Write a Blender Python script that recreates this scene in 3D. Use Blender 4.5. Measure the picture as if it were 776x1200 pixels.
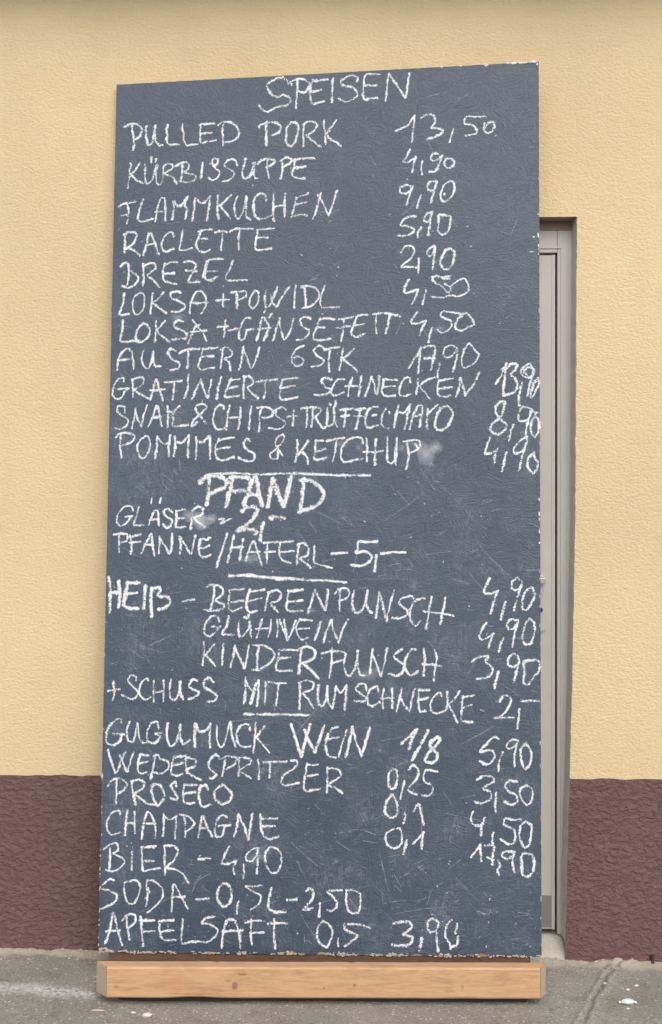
import bpy, math, random
from mathutils import Vector, Matrix, noise as mnoise

# ---------------------------------------------------------------- scene, camera, light
for o in list(bpy.data.objects): bpy.data.objects.remove(o, do_unlink=True)
S = bpy.context.scene
COL = S.collection
R = math.radians
S.render.engine = 'CYCLES'
S.render.resolution_x, S.render.resolution_y = 662, 1024

cam_d = bpy.data.cameras.new('camera'); cam = bpy.data.objects.new('camera', cam_d); COL.objects.link(cam)
YAW, PITCH, ROLL = -0.04364, 0.01836, 0.004
F = Vector((math.sin(YAW)*math.cos(PITCH), math.cos(YAW)*math.cos(PITCH), math.sin(PITCH)))
R0 = Vector((math.cos(YAW), -math.sin(YAW), 0)); U0 = R0.cross(F)
RX = math.cos(ROLL)*R0 + math.sin(ROLL)*U0; UX = -math.sin(ROLL)*R0 + math.cos(ROLL)*U0
M3 = Matrix((RX, UX, -F)).transposed()
cam.matrix_world = Matrix.Translation((0.08507, -3.37173, 1.23219)) @ M3.to_4x4()
cam_d.sensor_fit = 'VERTICAL'; cam_d.sensor_height = 36; cam_d.lens = 36*1350/1200
cam_d.clip_end = 2000; cam_d.clip_start = 0.05
S.camera = cam

W = bpy.data.worlds.new('World'); S.world = W; W.use_nodes = True
nt = W.node_tree
sky = nt.nodes.new('ShaderNodeTexSky'); sky.sky_type = 'NISHITA'; sky.sun_disc = False
SUN_EL, SUN_AZ = R(46), R(164)       # azimuth from +Y (north) clockwise
sky.sun_elevation = SUN_EL; sky.sun_rotation = SUN_AZ
sky.air_density = 1.0; sky.dust_density = 4.0; sky.ozone_density = 1.0
bg = nt.nodes['Background']; nt.links.new(sky.outputs[0], bg.inputs[0]); bg.inputs[1].default_value = 0.13

sun_d = bpy.data.lights.new('sun', 'SUN'); sun = bpy.data.objects.new('sun', sun_d); COL.objects.link(sun)
sun_d.energy = 1.2; sun_d.angle = R(80); sun_d.color = (1.0, 0.97, 0.93)
sd = Vector((math.sin(SUN_AZ)*math.cos(SUN_EL), math.cos(SUN_AZ)*math.cos(SUN_EL), math.sin(SUN_EL)))
sun.rotation_euler = sd.to_track_quat('Z', 'Y').to_euler()
sun.location = sd*20

S.view_settings.view_transform = 'Standard'; S.view_settings.look = 'None'
S.view_settings.exposure = 0.40; S.view_settings.gamma = 1; S.view_settings.use_curve_mapping = False

# ---------------------------------------------------------------- helpers
rnd = random.Random(7)
class MB:
    def __init__(s): s.v = []; s.f = []; s.m = []; s.uv = []
    def add(s, vs, fs):
        n = len(s.v); s.v += [tuple(v) for v in vs]; s.f += [tuple(i+n for i in f) for f in fs]; return n
    def box(s, a, b):
        x0, y0, z0 = a; x1, y1, z1 = b
        s.add([(x0,y0,z0),(x1,y0,z0),(x1,y1,z0),(x0,y1,z0),(x0,y0,z1),(x1,y0,z1),(x1,y1,z1),(x0,y1,z1)],
              [(0,3,2,1),(4,5,6,7),(0,1,5,4),(1,2,6,5),(2,3,7,6),(3,0,4,7)])
    def disc(s, c, r, y0, y1, n=24):      # short cylinder along Y
        vs = [(c[0]+r*math.cos(2*math.pi*i/n), y, c[1]+r*math.sin(2*math.pi*i/n)) for y in (y0, y1) for i in range(n)]
        fs = [tuple(range(n)), tuple(range(2*n-1, n-1, -1))] + [(i, n+i, n+(i+1) % n, (i+1) % n) for i in range(n)]
        s.add(vs, fs)
    def build(s, name, mat, parent=None, uvs=None, smooth=False, bevel=0):
        off = Vector(parent.matrix_world.translation) if parent else Vector((0,0,0))
        p = parent
        if parent is not None:
            off = Vector((0,0,0)); q = parent
            while q is not None: off += q.location; q = q.parent
        me = bpy.data.meshes.new(name)
        me.from_pydata([tuple(Vector(v)-off) for v in s.v], [], s.f)
        if uvs:
            l = me.uv_layers.new(name='UVMap')
            for poly in me.polygons:
                for li in poly.loop_indices: l.data[li].uv = uvs[me.loops[li].vertex_index]
        if smooth:
            for poly in me.polygons: poly.use_smooth = True
        me.materials.append(mat); me.validate(); me.update()
        o = bpy.data.objects.new(name, me); COL.objects.link(o)
        if parent is not None: o.parent = parent
        if bevel:
            m = o.modifiers.new('bevel', 'BEVEL'); m.width = bevel; m.segments = 2; m.limit_method = 'ANGLE'
        return o
def tag(o, label=None, cat=None, group=None, kind=None):
    for k, v in (('label', label), ('category', cat), ('group', group), ('kind', kind)):
        if v: o[k] = v
    return o
def empty(name, loc, label, cat, group=None):
    o = bpy.data.objects.new(name, None); COL.objects.link(o); o.location = loc; o.empty_display_size = .1
    return tag(o, label, cat, group)

# node helper
class NT:
    def __init__(s, name):
        s.m = bpy.data.materials.new(name); s.m.use_nodes = True; s.t = s.m.node_tree
        s.b = s.t.nodes['Principled BSDF']; s.out = s.t.nodes['Material Output']
    def n(s, typ, ins=None, **kw):
        x = s.t.nodes.new('ShaderNode'+typ)
        for k, v in kw.items(): setattr(x, k, v)
        for k, v in (ins or {}).items(): s.set(x.inputs[k], v)
        return x
    def set(s, inp, v):
        if isinstance(v, bpy.types.NodeSocket): s.t.links.new(v, inp)
        elif isinstance(v, bpy.types.Node): s.t.links.new(v.outputs[0], inp)
        else: inp.default_value = (*v, 1) if isinstance(v, tuple) and len(v) == 3 and inp.type == 'RGBA' else v
    def p(s, **kw):
        for k, v in kw.items(): s.set(s.b.inputs[k.replace('_', ' ')], v)
    def math(s, op, a, b=0.0, c=None, clamp=False):
        x = s.t.nodes.new('ShaderNodeMath'); x.operation = op; x.use_clamp = clamp
        s.set(x.inputs[0], a); s.set(x.inputs[1], b)
        if c is not None: s.set(x.inputs[2], c)
        return x
    def mix(s, f, a, b, blend='MIX'):
        x = s.t.nodes.new('ShaderNodeMix'); x.data_type = 'RGBA'; x.blend_type = blend
        s.set(x.inputs[0], f); s.set(x.inputs[6], a); s.set(x.inputs[7], b); return x.outputs[2]
    def ramp(s, f, lo, hi):
        x = s.t.nodes.new('ShaderNodeMapRange'); x.interpolation_type = 'SMOOTHSTEP'
        s.set(x.inputs[0], f); x.inputs[1].default_value = lo; x.inputs[2].default_value = hi; return x.outputs[0]
    def coord(s, scale=(1,1,1), rot=(0,0,0)):
        g = s.n('NewGeometry'); m = s.n('Mapping', {'Vector': g.outputs['Position'], 'Scale': scale, 'Rotation': rot}); return m.outputs[0]
    def noise(s, vec, scale, detail=4, rough=.55, dist=0.0):
        return s.n('TexNoise', {'Vector': vec, 'Scale': scale, 'Detail': detail, 'Roughness': rough, 'Distortion': dist}).outputs[0]
    def bump(s, h, strength, dist, normal=None):
        d = {'Height': h, 'Strength': strength, 'Distance': dist}
        if normal is not None: d['Normal'] = normal
        return s.n('Bump', d).outputs[0]
def simple(name, col, rough=.6, metal=0.0, var=.08, scale=40):
    t = NT(name); f = t.noise(t.coord(), scale)
    c = t.mix(f, tuple(x*(1-var) for x in col), tuple(min(1, x*(1+var)) for x in col))
    t.p(Base_Color=c, Roughness=rough, Metallic=metal); return t.m

# ---------------------------------------------------------------- materials
def plaster(name, col, bump_d, scale, dirt, tight=0.0):
    t = NT(name)
    v = t.coord((1, 1, 1.45), (0, R(6), 0))
    w = t.noise(v, scale, 4, .62, .25)               # trowelled grain with shallow pits, lying roughly level
    w2 = t.noise(t.coord((1, 1, 1.8), (0, R(-14), 0)), scale*.5, 3, .6, .3)
    ridged = t.math('ADD', t.math('MULTIPLY', t.ramp(w, .30+tight, .64-tight), .75), t.math('MULTIPLY', t.ramp(w2, .32, .60), .25))
    fine = t.noise(t.coord(), scale*4.2, 5, .65)
    big = t.noise(t.coord(), 1.3, 4)
    med = t.noise(t.coord((1,1,2)), 9, 5)
    h = t.math('ADD', t.math('MULTIPLY', ridged, .75), t.math('MULTIPLY', fine, .35))
    c = t.mix(t.ramp(big, .3, .7), tuple(x*.94 for x in col), tuple(x*1.04 for x in col))
    c = t.mix(t.math('MULTIPLY', t.ramp(med, .52, .78), .5), c, dirt)
    stre = t.noise(t.coord((7, 7, .9)), 1.0, 4, .6)            # faint runs of dirty rain water
    c = t.mix(t.math('MULTIPLY', t.ramp(stre, .5, .78), .22), c, tuple(x*.78 for x in col))
    c = t.mix(t.math('MULTIPLY', t.ramp(fine, .4, .7), .25), c, tuple(x*.82 for x in col))
    t.p(Base_Color=c, Roughness=.9, Normal=t.bump(h, 1.0, bump_d)); t.b.inputs['Specular IOR Level'].default_value = .25
    return t.m
M_YEL = plaster('yellow_plaster', (.690, .566, .345), .0020, 98, (.66, .51, .30))
M_PLI = plaster('maroon_plaster', (.172, .101, .100), .0066, 56, (.205, .132, .118), .05)

def ground_mat():
    t = NT('pavement_concrete'); v = t.coord()
    big = t.noise(v, 2.2, 5); med = t.noise(v, 14, 5, .6); fin = t.noise(v, 150, 4, .75)
    c = t.mix(t.ramp(big, .3, .7), (.27, .262, .222), (.36, .352, .305))
    c = t.mix(t.math('MULTIPLY', t.ramp(med, .5, .75), .55), c, (.20, .19, .155))
    vo = t.n('TexVoronoi', {'Vector': v, 'Scale': 82.0, 'Randomness': 1.0})
    peb = t.ramp(vo.outputs['Distance'], .34, .2)
    pick = t.ramp(vo.outputs['Color'], .50, .66)
    c = t.mix(t.math('MULTIPLY', t.math('MULTIPLY', peb, pick), .75), c, (.62, .59, .51))
    c = t.mix(t.math('MULTIPLY', t.ramp(fin, .50, .66), .75), c, (.10, .095, .075))
    at = t.n('Attribute', attribute_name='spill')
    c = t.mix(t.math('MULTIPLY', at.outputs['Fac'], t.ramp(t.noise(v, 90, 4, .7), .35, .6)), c, (.80, .80, .78))
    a2 = t.n('Attribute', attribute_name='sand')
    c = t.mix(t.math('MULTIPLY', a2.outputs['Fac'], .8), c, (.50, .45, .36))
    t.p(Base_Color=c, Roughness=.95, Normal=t.bump(t.math('ADD', t.math('MULTIPLY', fin, .5), t.math('MULTIPLY', med, .5)), 1.0, .012))
    t.b.inputs['Specular IOR Level'].default_value = .2
    return t.m
M_GND = ground_mat()
def road_mat():
    t = NT('road_asphalt'); v = t.coord()
    c = t.mix(t.noise(v, 160, 4, .7), (.15, .148, .14), (.24, .235, .225))
    t.p(Base_Color=c, Roughness=.9, Normal=t.bump(t.noise(v, 200, 3), .6, .006)); return t.m

def wood_mat(name, base, dark, scale=1.0, knot=None, gloss=.6, grain=.7):
    t = NT(name); v = t.coord((1.6, 22, 22))
    g = t.noise(v, 6*scale, 5, .6, 1.2)
    g2 = t.noise(t.coord((5, 120, 120)), 5, 3, .6)
    c = t.mix(t.math('MULTIPLY', t.ramp(g, .4, .7), grain), base, dark)
    c = t.mix(t.math('MULTIPLY', t.ramp(g2, .5, .8), .22), c, tuple(x*.6 for x in dark))
    if knot:
        gr = t.noise(t.coord((9, 9, 34)), 1.0, 5, .65)
        c = t.mix(t.math('MULTIPLY', t.ramp(gr, .50, .74), .45), c, (.24, .165, .11))
        g3 = t.noise(t.coord((2.2, 60, 60)), 3, 4, .65, 2.0)
        c = t.mix(t.math('MULTIPLY', t.ramp(g3, .57, .66), .40), c, (.27, .15, .075))
    for (kx, kz, rx, rz, col, a) in (knot or []):
        geo = t.n('NewGeometry'); sp = t.n('SeparateXYZ', {'Vector': geo.outputs['Position']})
        dx = t.math('DIVIDE', t.math('SUBTRACT', sp.outputs[0], kx), rx); dz = t.math('DIVIDE', t.math('SUBTRACT', sp.outputs[2], kz), rz)
        d = t.math('ADD', t.math('POWER', t.math('ABSOLUTE', dx), 2.0), t.math('POWER', t.math('ABSOLUTE', dz), 2.0))
        d = t.math('ADD', d, t.math('MULTIPLY', t.math('SUBTRACT', t.noise(t.coord((1,1,2.5)), 60, 4), .5), 1.6))
        c = t.mix(t.math('MULTIPLY', t.ramp(d, 1.0, .15), a), c, col)
    t.p(Base_Color=c, Roughness=gloss, Normal=t.bump(g2, .4, .0012)); t.b.inputs['Specular IOR Level'].default_value = .3
    return t.m

def board_mat():
    t = NT('blackboard_paint')
    v = t.coord()
    fa = t.noise(t.coord((30, 30, 150), (0, R(14), 0)), 1.0, 4, .6, 1.6)     # pressed strands showing through the paint
    fb = t.noise(t.coord((120, 30, 34), (0, R(-24), 0)), 1.0, 4, .6, 1.8)
    fc = t.noise(t.coord((60, 60, 190), (0, R(-38), 0)), 1.0, 4, .6, 1.2)
    vo = t.n('TexVoronoi', {'Vector': t.coord((1, 1, 1)), 'Scale': 26.0, 'Randomness': 1.0})      # each pressed strand lies its own way
    an = t.math('MULTIPLY', t.n('SeparateColor', {'Color': vo.outputs['Color']}).outputs[0], 6.3)
    vr = t.n('VectorRotate', {'Vector': v, 'Angle': an.outputs[0], 'Axis': (0, 1, 0)}, rotation_type='AXIS_ANGLE')
    st = t.noise(t.n('Mapping', {'Vector': vr.outputs[0], 'Scale': (28, 28, 190)}).outputs[0], 1.0, 4, .65, .8)
    h = t.math('ADD', t.math('ADD', t.math('MULTIPLY', fa, .3), t.math('MULTIPLY', fb, .3)), t.math('ADD', t.math('MULTIPLY', fc, .25), t.math('MULTIPLY', st, .7)))
    patch = t.noise(v, 2.6, 4)
    c = t.mix(t.ramp(patch, .3, .7), (.033, .057, .094), (.044, .071, .112))
    dark = t.ramp(fa, .52, .66)
    c = t.mix(t.math('MULTIPLY', dark, .45), c, (.030, .042, .062))
    dark2 = t.ramp(fc, .54, .68)
    c = t.mix(t.math('MULTIPLY', dark2, .35), c, (.030, .042, .062))
    c = t.mix(t.math('MULTIPLY', t.ramp(st, .55, .68), .5), c, (.026, .036, .054))
    c = t.mix(t.math('MULTIPLY', t.ramp(st, .44, .30), .25), c, (.12, .15, .19))
    # old chalk rubbed into the paint, more of it on the lower two thirds
    sp = t.n('SeparateXYZ', {'Vector': t.n('NewGeometry').outputs['Position']})
    low = t.ramp(sp.outputs[2], 2.1, 1.3)
    dust = t.math('MULTIPLY', t.ramp(t.noise(v, 7, 6, .7), .46, .74), t.ramp(fb, .38, .7))
    c = t.mix(t.math('MULTIPLY', t.math('MULTIPLY', dust, low), .30), c, (.42, .45, .50))
    t.p(Base_Color=c, Roughness=.48, Normal=t.bump(h, .9, .0034)); t.b.inputs['Specular IOR Level'].default_value = .75
    return t.m

def chalk_mat(name, hard, lo, hi, col=(.80, .83, .86), amax=1.0):
    """chalk caught on the high spots of the board: opaque along the middle, broken up to the sides"""
    t = NT(name)
    uv = t.n('UVMap'); sp = t.n('SeparateXYZ', {'Vector': uv.outputs[0]})
    ac = t.math('ABSOLUTE', sp.outputs[1])
    cx = t.math('ADD', t.math('MULTIPLY', sp.outputs[0], 330.0), t.math('MULTIPLY', sp.outputs[1], .8))       # drag marks across the stroke
    cv = t.n('CombineXYZ', {'X': cx.outputs[0], 'Y': t.math('MULTIPLY', sp.outputs[1], .75).outputs[0]})
    g = t.noise(cv.outputs[0], 1.0, 3, .6, .4)
    g2 = t.noise(t.coord((1, 1, 1.4), (0, R(30), 0)), 300, 2, .6)
    big = t.noise(t.coord(), 36, 3, .6)
    press = t.math('ADD', t.math('MULTIPLY', g, .85), t.math('ADD', t.math('MULTIPLY', g2, .5), t.math('MULTIPLY', big, .5)))
    a = t.math('SUBTRACT', press, t.math('MULTIPLY', t.math('POWER', ac, 2.2), hard))
    a = t.ramp(a, lo, hi)
    if amax < 1: a = t.math('MULTIPLY', a, amax)
    t.p(Base_Color=t.mix(g2, tuple(x*.9 for x in col), col), Roughness=1.0); t.b.inputs['Specular IOR Level'].default_value = 0
    tr = t.n('BsdfTransparent'); mx = t.n('MixShader')
    t.set(mx.inputs[0], a); t.set(mx.inputs[1], tr); t.t.links.new(t.b.outputs[0], mx.inputs[2])
    t.t.links.new(mx.outputs[0], t.out.inputs[0]); return t.m
INK = [
 ('heading Speisen',
  '1:571,2473 566,2484 553,2493 539,2493 520,2484 507,2472 513,2455 523,2441 538,2436 557,2441 576,2429 573,2417 559,2408 540,2406 523,2400 508,2392 493,2400 483,2413|1:578,2468 578,2479 593,2485 614,2484 633,2469 626,2452 614,2444 599,2450|1:597,2484 595,2445 591,2398|1:642,2481 635,2460 633,2435 637,2413 643,2408 658,2412 674,2414|1:642,2477 663,2478 686,2480|1:639,2445 654,2447 666,2450|1:701,2482 699,2457 696,2410|1:771,2467 772,2480 759,2487 744,2485 725,2474 723,2464 735,2457 754,2453 768,2440 770,2425 757,2415 737,2409 716,2421|1:798,2488 792,2477 789,2451 787,2424 793,2411 807,2416 830,2415|1:800,2489 838,2486|1:793,2455 827,2453|1:863,2487 858,2456 853,2405|1:863,2485 878,2463 894,2437 908,2412|1:922,2484 917,2448 910,2412'),
 ('Pulled Pork',
  '1:80,2370 97,2377 116,2378 131,2369 136,2356 127,2339 112,2329|1:106,2377 106,2357 110,2331 111,2316 108,2299|1:149,2370 146,2351 149,2329 152,2312 163,2315 170,2337 174,2371|1:175,2367 173,2345 177,2321 187,2310 199,2310|1:213,2371 208,2356 210,2337 208,2319 215,2310 225,2309 246,2309|1:256,2371 255,2353 260,2338 259,2321 268,2306 285,2305 302,2307|1:311,2365 308,2342 310,2311 327,2313 355,2315|1:306,2365 328,2366 351,2366|1:310,2338 343,2338|1:377,2370 375,2342 376,2299|1:360,2360 377,2370 400,2366 417,2352 424,2333 417,2318 402,2310 383,2309|1:483,2347 489,2355 508,2361 533,2359 547,2345 541,2329 520,2321|1:504,2365 503,2331 503,2292|1:575,2356 566,2344 561,2319 562,2295 576,2285 586,2298 595,2321 597,2343 589,2356 575,2356|1:613,2350 612,2316 611,2284|1:611,2348 623,2356 644,2355 652,2344 646,2331 629,2319 621,2316 635,2302 651,2288 662,2279|1:673,2358 672,2338 676,2317 676,2287|1:708,2356 694,2337 681,2321|1:677,2319 691,2299 706,2292 720,2278'),
 ('price of the pulled pork',
  '1:879,2315 899,2322 918,2332 933,2356|1:935,2358 930,2321 925,2279|1:953,2349 970,2359 988,2355 994,2340 987,2324 983,2318 1005,2314 1015,2307 1009,2299 993,2292 968,2285|1:1045,2312 1040,2298 1033,2273|1:1138,2343 1108,2344 1084,2346 1075,2329 1081,2323 1099,2320 1111,2306 1107,2294 1078,2290|1:1134,2324 1131,2307 1139,2294 1151,2296 1161,2310 1159,2325 1152,2327 1142,2322 1135,2309'),
 ('Kürbissuppe',
  '1:101,2260 97,2228 92,2186|1:128,2259 112,2236 101,2228|1:101,2228 118,2208 137,2197|1:144,2254 143,2222 147,2197 161,2201 171,2229 178,2252|1:162,2277 163,2259|1:178,2269 175,2260|1:181,2250 176,2224 178,2198 186,2190 195,2202 198,2223 199,2249|1:197,2240 208,2253 225,2250 225,2239 212,2229 201,2223 225,2213 231,2202 237,2190|1:233,2243 248,2251 267,2255 275,2247 271,2232 259,2224 288,2216 295,2207 284,2197 267,2194 244,2199|1:255,2250 254,2225 250,2199|1:314,2251 313,2234 310,2205|1:361,2259 346,2260 344,2245 352,2232 365,2220 359,2204 344,2197 331,2205|1:361,2259 357,2244 346,2238|1:417,2237 414,2250 401,2257 386,2251 380,2239 392,2227 407,2218 403,2203 388,2193 373,2192|1:443,2257 437,2240 431,2215 436,2197 451,2201 460,2218 466,2243|1:470,2243 464,2213 468,2196 476,2195|1:477,2238 489,2248 506,2253 527,2246 519,2234 502,2226|1:506,2249 505,2219 510,2194|1:544,2243 561,2253 577,2248 573,2237 556,2227 548,2224|1:548,2247 550,2217 543,2190|1:586,2247 583,2220 577,2203 589,2192 614,2188|1:581,2244 611,2248 644,2246|1:585,2220 617,2223'),
 ('price of the Kürbissuppe',
  '1:920,2259 907,2233 899,2223 913,2220 934,2234|1:936,2236 929,2215 924,2190|1:954,2222 950,2206 952,2182|1:1000,2241 985,2242 978,2229 985,2221 999,2224 1010,2235|1:1012,2235 1001,2211 992,2191 973,2188|1:1020,2225 1016,2211 1021,2200 1035,2199 1044,2209 1040,2222 1028,2225 1019,2223'),
 ('Flammkuchen',
  '1:64,2131 77,2139 92,2140 116,2144|1:90,2138 94,2112 88,2079|1:71,2103 88,2106|1:137,2149 128,2124 122,2098 124,2086 143,2084 167,2090|1:173,2081 179,2117 188,2146 199,2150 203,2133 203,2082|1:173,2109 205,2111|1:224,2085 228,2115 228,2140 237,2127 250,2126 270,2151|1:270,2151 260,2126 268,2113 262,2085|1:282,2078 288,2112 292,2146 305,2132 321,2131 335,2150|1:336,2148 332,2114 325,2076|1:360,2150 357,2116 361,2080|1:398,2150 375,2128 362,2120|1:364,2122 379,2102 395,2080|1:417,2145 408,2122 408,2097 416,2077 429,2091 438,2117 442,2144|1:443,2142 442,2112 441,2087 454,2073|1:501,2128 497,2145 480,2149 467,2136 463,2111 467,2085 481,2074 504,2079 515,2083|1:524,2148 521,2117 521,2087 523,2066|1:556,2147 554,2115 554,2077|1:523,2108 555,2113|1:588,2133 582,2105 573,2076|1:588,2130 609,2138 624,2143|1:582,2110 600,2115 619,2117|1:573,2076 596,2081 621,2078|1:636,2067 648,2098 660,2142|1:651,2138 665,2114 681,2075|1:681,2075 694,2108 707,2148'),
 ('price of the Flammkuchen',
  '1:926,2148 908,2154 889,2148 889,2133 905,2128 920,2140 926,2150|1:924,2148 915,2123 906,2096|1:947,2122 941,2105 936,2085|1:994,2161 975,2160 966,2146 973,2133 987,2141 994,2159|1:994,2159 985,2132 976,2099|1:1030,2159 1014,2148 1004,2123 1006,2104 1021,2101 1037,2117 1044,2138 1040,2157 1030,2160|1:1014,2123 1016,2121'),
 ('Raclette',
  '1:81,2049 83,2019 81,1993|1:79,2045 92,2053 113,2052 117,2039 107,2018 83,2002|1:94,2006 113,1996 128,1981|1:138,1982 147,2016 158,2050 168,2026 183,1983|1:143,2012 175,2017|1:227,2034 224,2047 211,2045 198,2031 192,2014 194,1997 206,1990 228,1998|1:255,2052 251,2024 244,1995 261,1992 282,1997|1:308,2047 300,2026 293,2009 301,1990 316,1983 335,1990|1:300,2045 321,2050 342,2050|1:300,2024 327,2023|1:349,2040 368,2044 384,2041|1:372,2043 370,2016 367,1987|1:393,2040 408,2048 433,2047 462,2045|1:422,2045 419,2018 420,1986|1:475,2041 470,2016 468,1986 486,1983 514,1986|1:472,2042 495,2044 523,2045|1:472,2020 504,2019'),
 ('price of the Raclette',
  '1:932,2060 912,2061 893,2049 889,2037 907,2034 925,2024 923,2014 904,2005 880,2006|1:946,2028 937,2013 935,1999|1:977,2072 961,2065 954,2050 964,2043 975,2058 979,2072|1:976,2066 971,2037 966,2004|1:997,2063 995,2036 994,2015 1006,2004 1021,2012 1029,2034 1030,2055 1016,2060 999,2063'),
 ('Brezel',
  '1:70,1951 79,1961 92,1961 94,1948|1:92,1959 94,1931 89,1897|1:96,1940 115,1926 123,1915 113,1898 93,1887 74,1894|1:136,1957 138,1933 136,1893|1:136,1946 155,1958 172,1955 172,1940 151,1922 168,1907 184,1885|1:202,1956 195,1931 197,1908 210,1899 235,1892|1:198,1950 219,1958 238,1957|1:197,1925 229,1925|1:257,1956 274,1959 293,1950 288,1933 276,1915 271,1896 303,1897|1:261,1932 295,1929|1:324,1957 320,1934 315,1913 328,1900 343,1897|1:329,1959 323,1934 318,1913 327,1900 356,1909|1:329,1959 348,1962 373,1961|1:325,1927 356,1926|1:402,1955 392,1931 379,1906 387,1897 414,1896 442,1897'),
 ('price of the Brezel',
  '1:887,1957 898,1974 916,1975 926,1962 917,1941 901,1928 886,1916 907,1915 935,1910|1:938,1939 935,1897|1:983,1972 967,1964 960,1950 970,1943 981,1957 985,1970|1:984,1970 980,1937 977,1904|1:1015,1960 1003,1940 998,1919 1008,1904 1022,1904 1035,1924 1039,1951 1029,1961 1015,1960'),
 ('Loksa Powidl',
  '1:81,1872 76,1839 66,1809 95,1810|1:127,1872 110,1860 105,1837 108,1814 121,1807 136,1823 140,1849 138,1866 127,1872|1:165,1869 161,1839 157,1808|1:197,1870 180,1851 163,1841|1:163,1839 184,1824 205,1808|1:248,1867 235,1872 218,1867 218,1854 243,1840 260,1831 254,1817 235,1811 220,1812|1:273,1803 277,1835 290,1864 307,1869 319,1854 321,1829 308,1802|1:279,1835 327,1835|1:351,1840 389,1841|1:372,1858 371,1820|1:393,1861 418,1864 441,1861 437,1847 418,1839|1:412,1862 412,1837 412,1814|1:464,1864 451,1844 448,1823 459,1812 472,1826 476,1847 472,1862 462,1864|1:497,1863 493,1842 495,1817 505,1815 516,1837 531,1872|1:510,1850 514,1829 526,1814 539,1836 566,1873|1:585,1874 580,1851 578,1808|1:599,1871 616,1871|1:598,1866 620,1871 641,1864 651,1845 644,1827 628,1813 601,1807|1:608,1870 611,1842 611,1811|1:668,1871 659,1849 653,1824 659,1807 685,1806 708,1807'),
 ('price of the Loksa Powidl',
  '1:908,1878 897,1859 894,1843 907,1840 932,1848|1:934,1848 925,1825 915,1807|1:956,1845 950,1824 945,1804|1:1026,1883 1003,1880 979,1885 975,1875 983,1864 995,1860|1:975,1881 987,1887 1003,1878 1023,1875|1:983,1862 1003,1853 1016,1836 1027,1842|1:1009,1861 1023,1852 1039,1864 1064,1875 1075,1856 1076,1840 1067,1830 1048,1824 1022,1827 1002,1822 970,1825|1:1027,1848 1022,1834'),
 ('Loksa Gänsefett',
  '1:76,1792 74,1763 68,1733 82,1729 114,1729|1:135,1781 121,1767 114,1744 120,1729 133,1727 150,1741 156,1759 146,1777 135,1781|1:174,1786 173,1755 171,1725|1:201,1787 184,1767 173,1759|1:175,1757 196,1737 215,1722|1:254,1781 241,1786 228,1778 230,1765 251,1756 264,1743 260,1732 239,1731 220,1730|1:268,1717 281,1746 289,1763 302,1771|1:281,1786 295,1767 310,1749 322,1722|1:276,1751 323,1753|1:353,1762 386,1762|1:378,1780 373,1732|1:386,1750 417,1755|1:451,1783 438,1786 426,1770 417,1745 419,1724 431,1723 440,1748 459,1752|1:432,1749 459,1752|1:467,1718 477,1747 484,1784 496,1775 504,1754 489,1717|1:471,1751 511,1754|1:490,1798 495,1805|1:505,1783 513,1795|1:516,1716 523,1741 536,1782|1:534,1770 541,1740 547,1717 566,1743 575,1778|1:625,1775 607,1782 594,1772 602,1753 619,1744 618,1730 604,1718 583,1715|1:652,1776 643,1754 633,1729 632,1715 653,1712 682,1715|1:650,1772 672,1775 695,1770|1:643,1750 664,1749|1:705,1770 730,1773 746,1777|1:720,1772 717,1739 712,1706|1:699,1745 738,1750|1:761,1780 750,1758 741,1729 753,1718 780,1726|1:754,1776 771,1780 789,1781|1:746,1750 779,1755|1:804,1781 832,1784 861,1778 881,1771|1:814,1780 811,1751 813,1725|1:852,1777 846,1750 839,1724'),
 ('price of the Loksa Gänsefett',
  '1:930,1784 916,1764 911,1753 927,1749 954,1756|1:954,1754 943,1738 934,1716|1:970,1735 963,1716 959,1694|1:1049,1775 1025,1778 1003,1783 995,1769 1009,1760 1024,1753 1026,1739 1012,1725 995,1721 986,1730|1:1065,1774 1045,1759 1036,1738 1040,1728 1056,1725 1072,1733 1089,1742 1081,1761 1067,1774 1049,1771'),
 ('Austern 6 Stk',
  '1:59,1647 61,1675 74,1699 91,1709 103,1694 107,1648|1:61,1675 101,1677|1:137,1701 131,1676 137,1655 150,1648 160,1667 165,1698|1:166,1696 165,1671 171,1654 188,1653|1:232,1698 217,1703 209,1690 221,1673 242,1660 238,1645 215,1640|1:242,1689 263,1699 301,1700|1:268,1694 267,1667 265,1644|1:312,1701 306,1678 297,1653 306,1638 324,1642 345,1643|1:310,1699 333,1700 354,1702|1:306,1676 343,1677|1:369,1697 366,1672 362,1641|1:360,1693 381,1702 396,1687 393,1675 373,1669 387,1658 391,1633|1:416,1635 425,1665 429,1701|1:429,1694 441,1665 451,1637 466,1664 475,1699|1:605,1698 582,1689 570,1668 571,1648 585,1639 602,1647 600,1659 586,1668 573,1662|1:663,1687 647,1696 632,1684 642,1667 660,1654 652,1640 625,1636|1:663,1683 687,1688 706,1689|1:679,1684 675,1653 676,1620|1:716,1685 711,1656 705,1623|1:747,1684 728,1664 711,1656|1:716,1654 736,1639 752,1624 756,1615'),
 ('price of the Austern',
  '1:902,1622 921,1652 939,1680|1:938,1682 933,1648 928,1607|1:944,1680 962,1684 978,1679 974,1655 965,1616|1:947,1649 976,1648|1:989,1633 985,1613 982,1593|1:1043,1672 1027,1683 1007,1678 1000,1662 1006,1649 1024,1653 1039,1673|1:1041,1673 1036,1640 1025,1608|1:1073,1688 1059,1668 1052,1644 1053,1621 1069,1620 1088,1632 1100,1652 1087,1671 1073,1688'),
 ('Gratinierte Schnecken',
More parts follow.
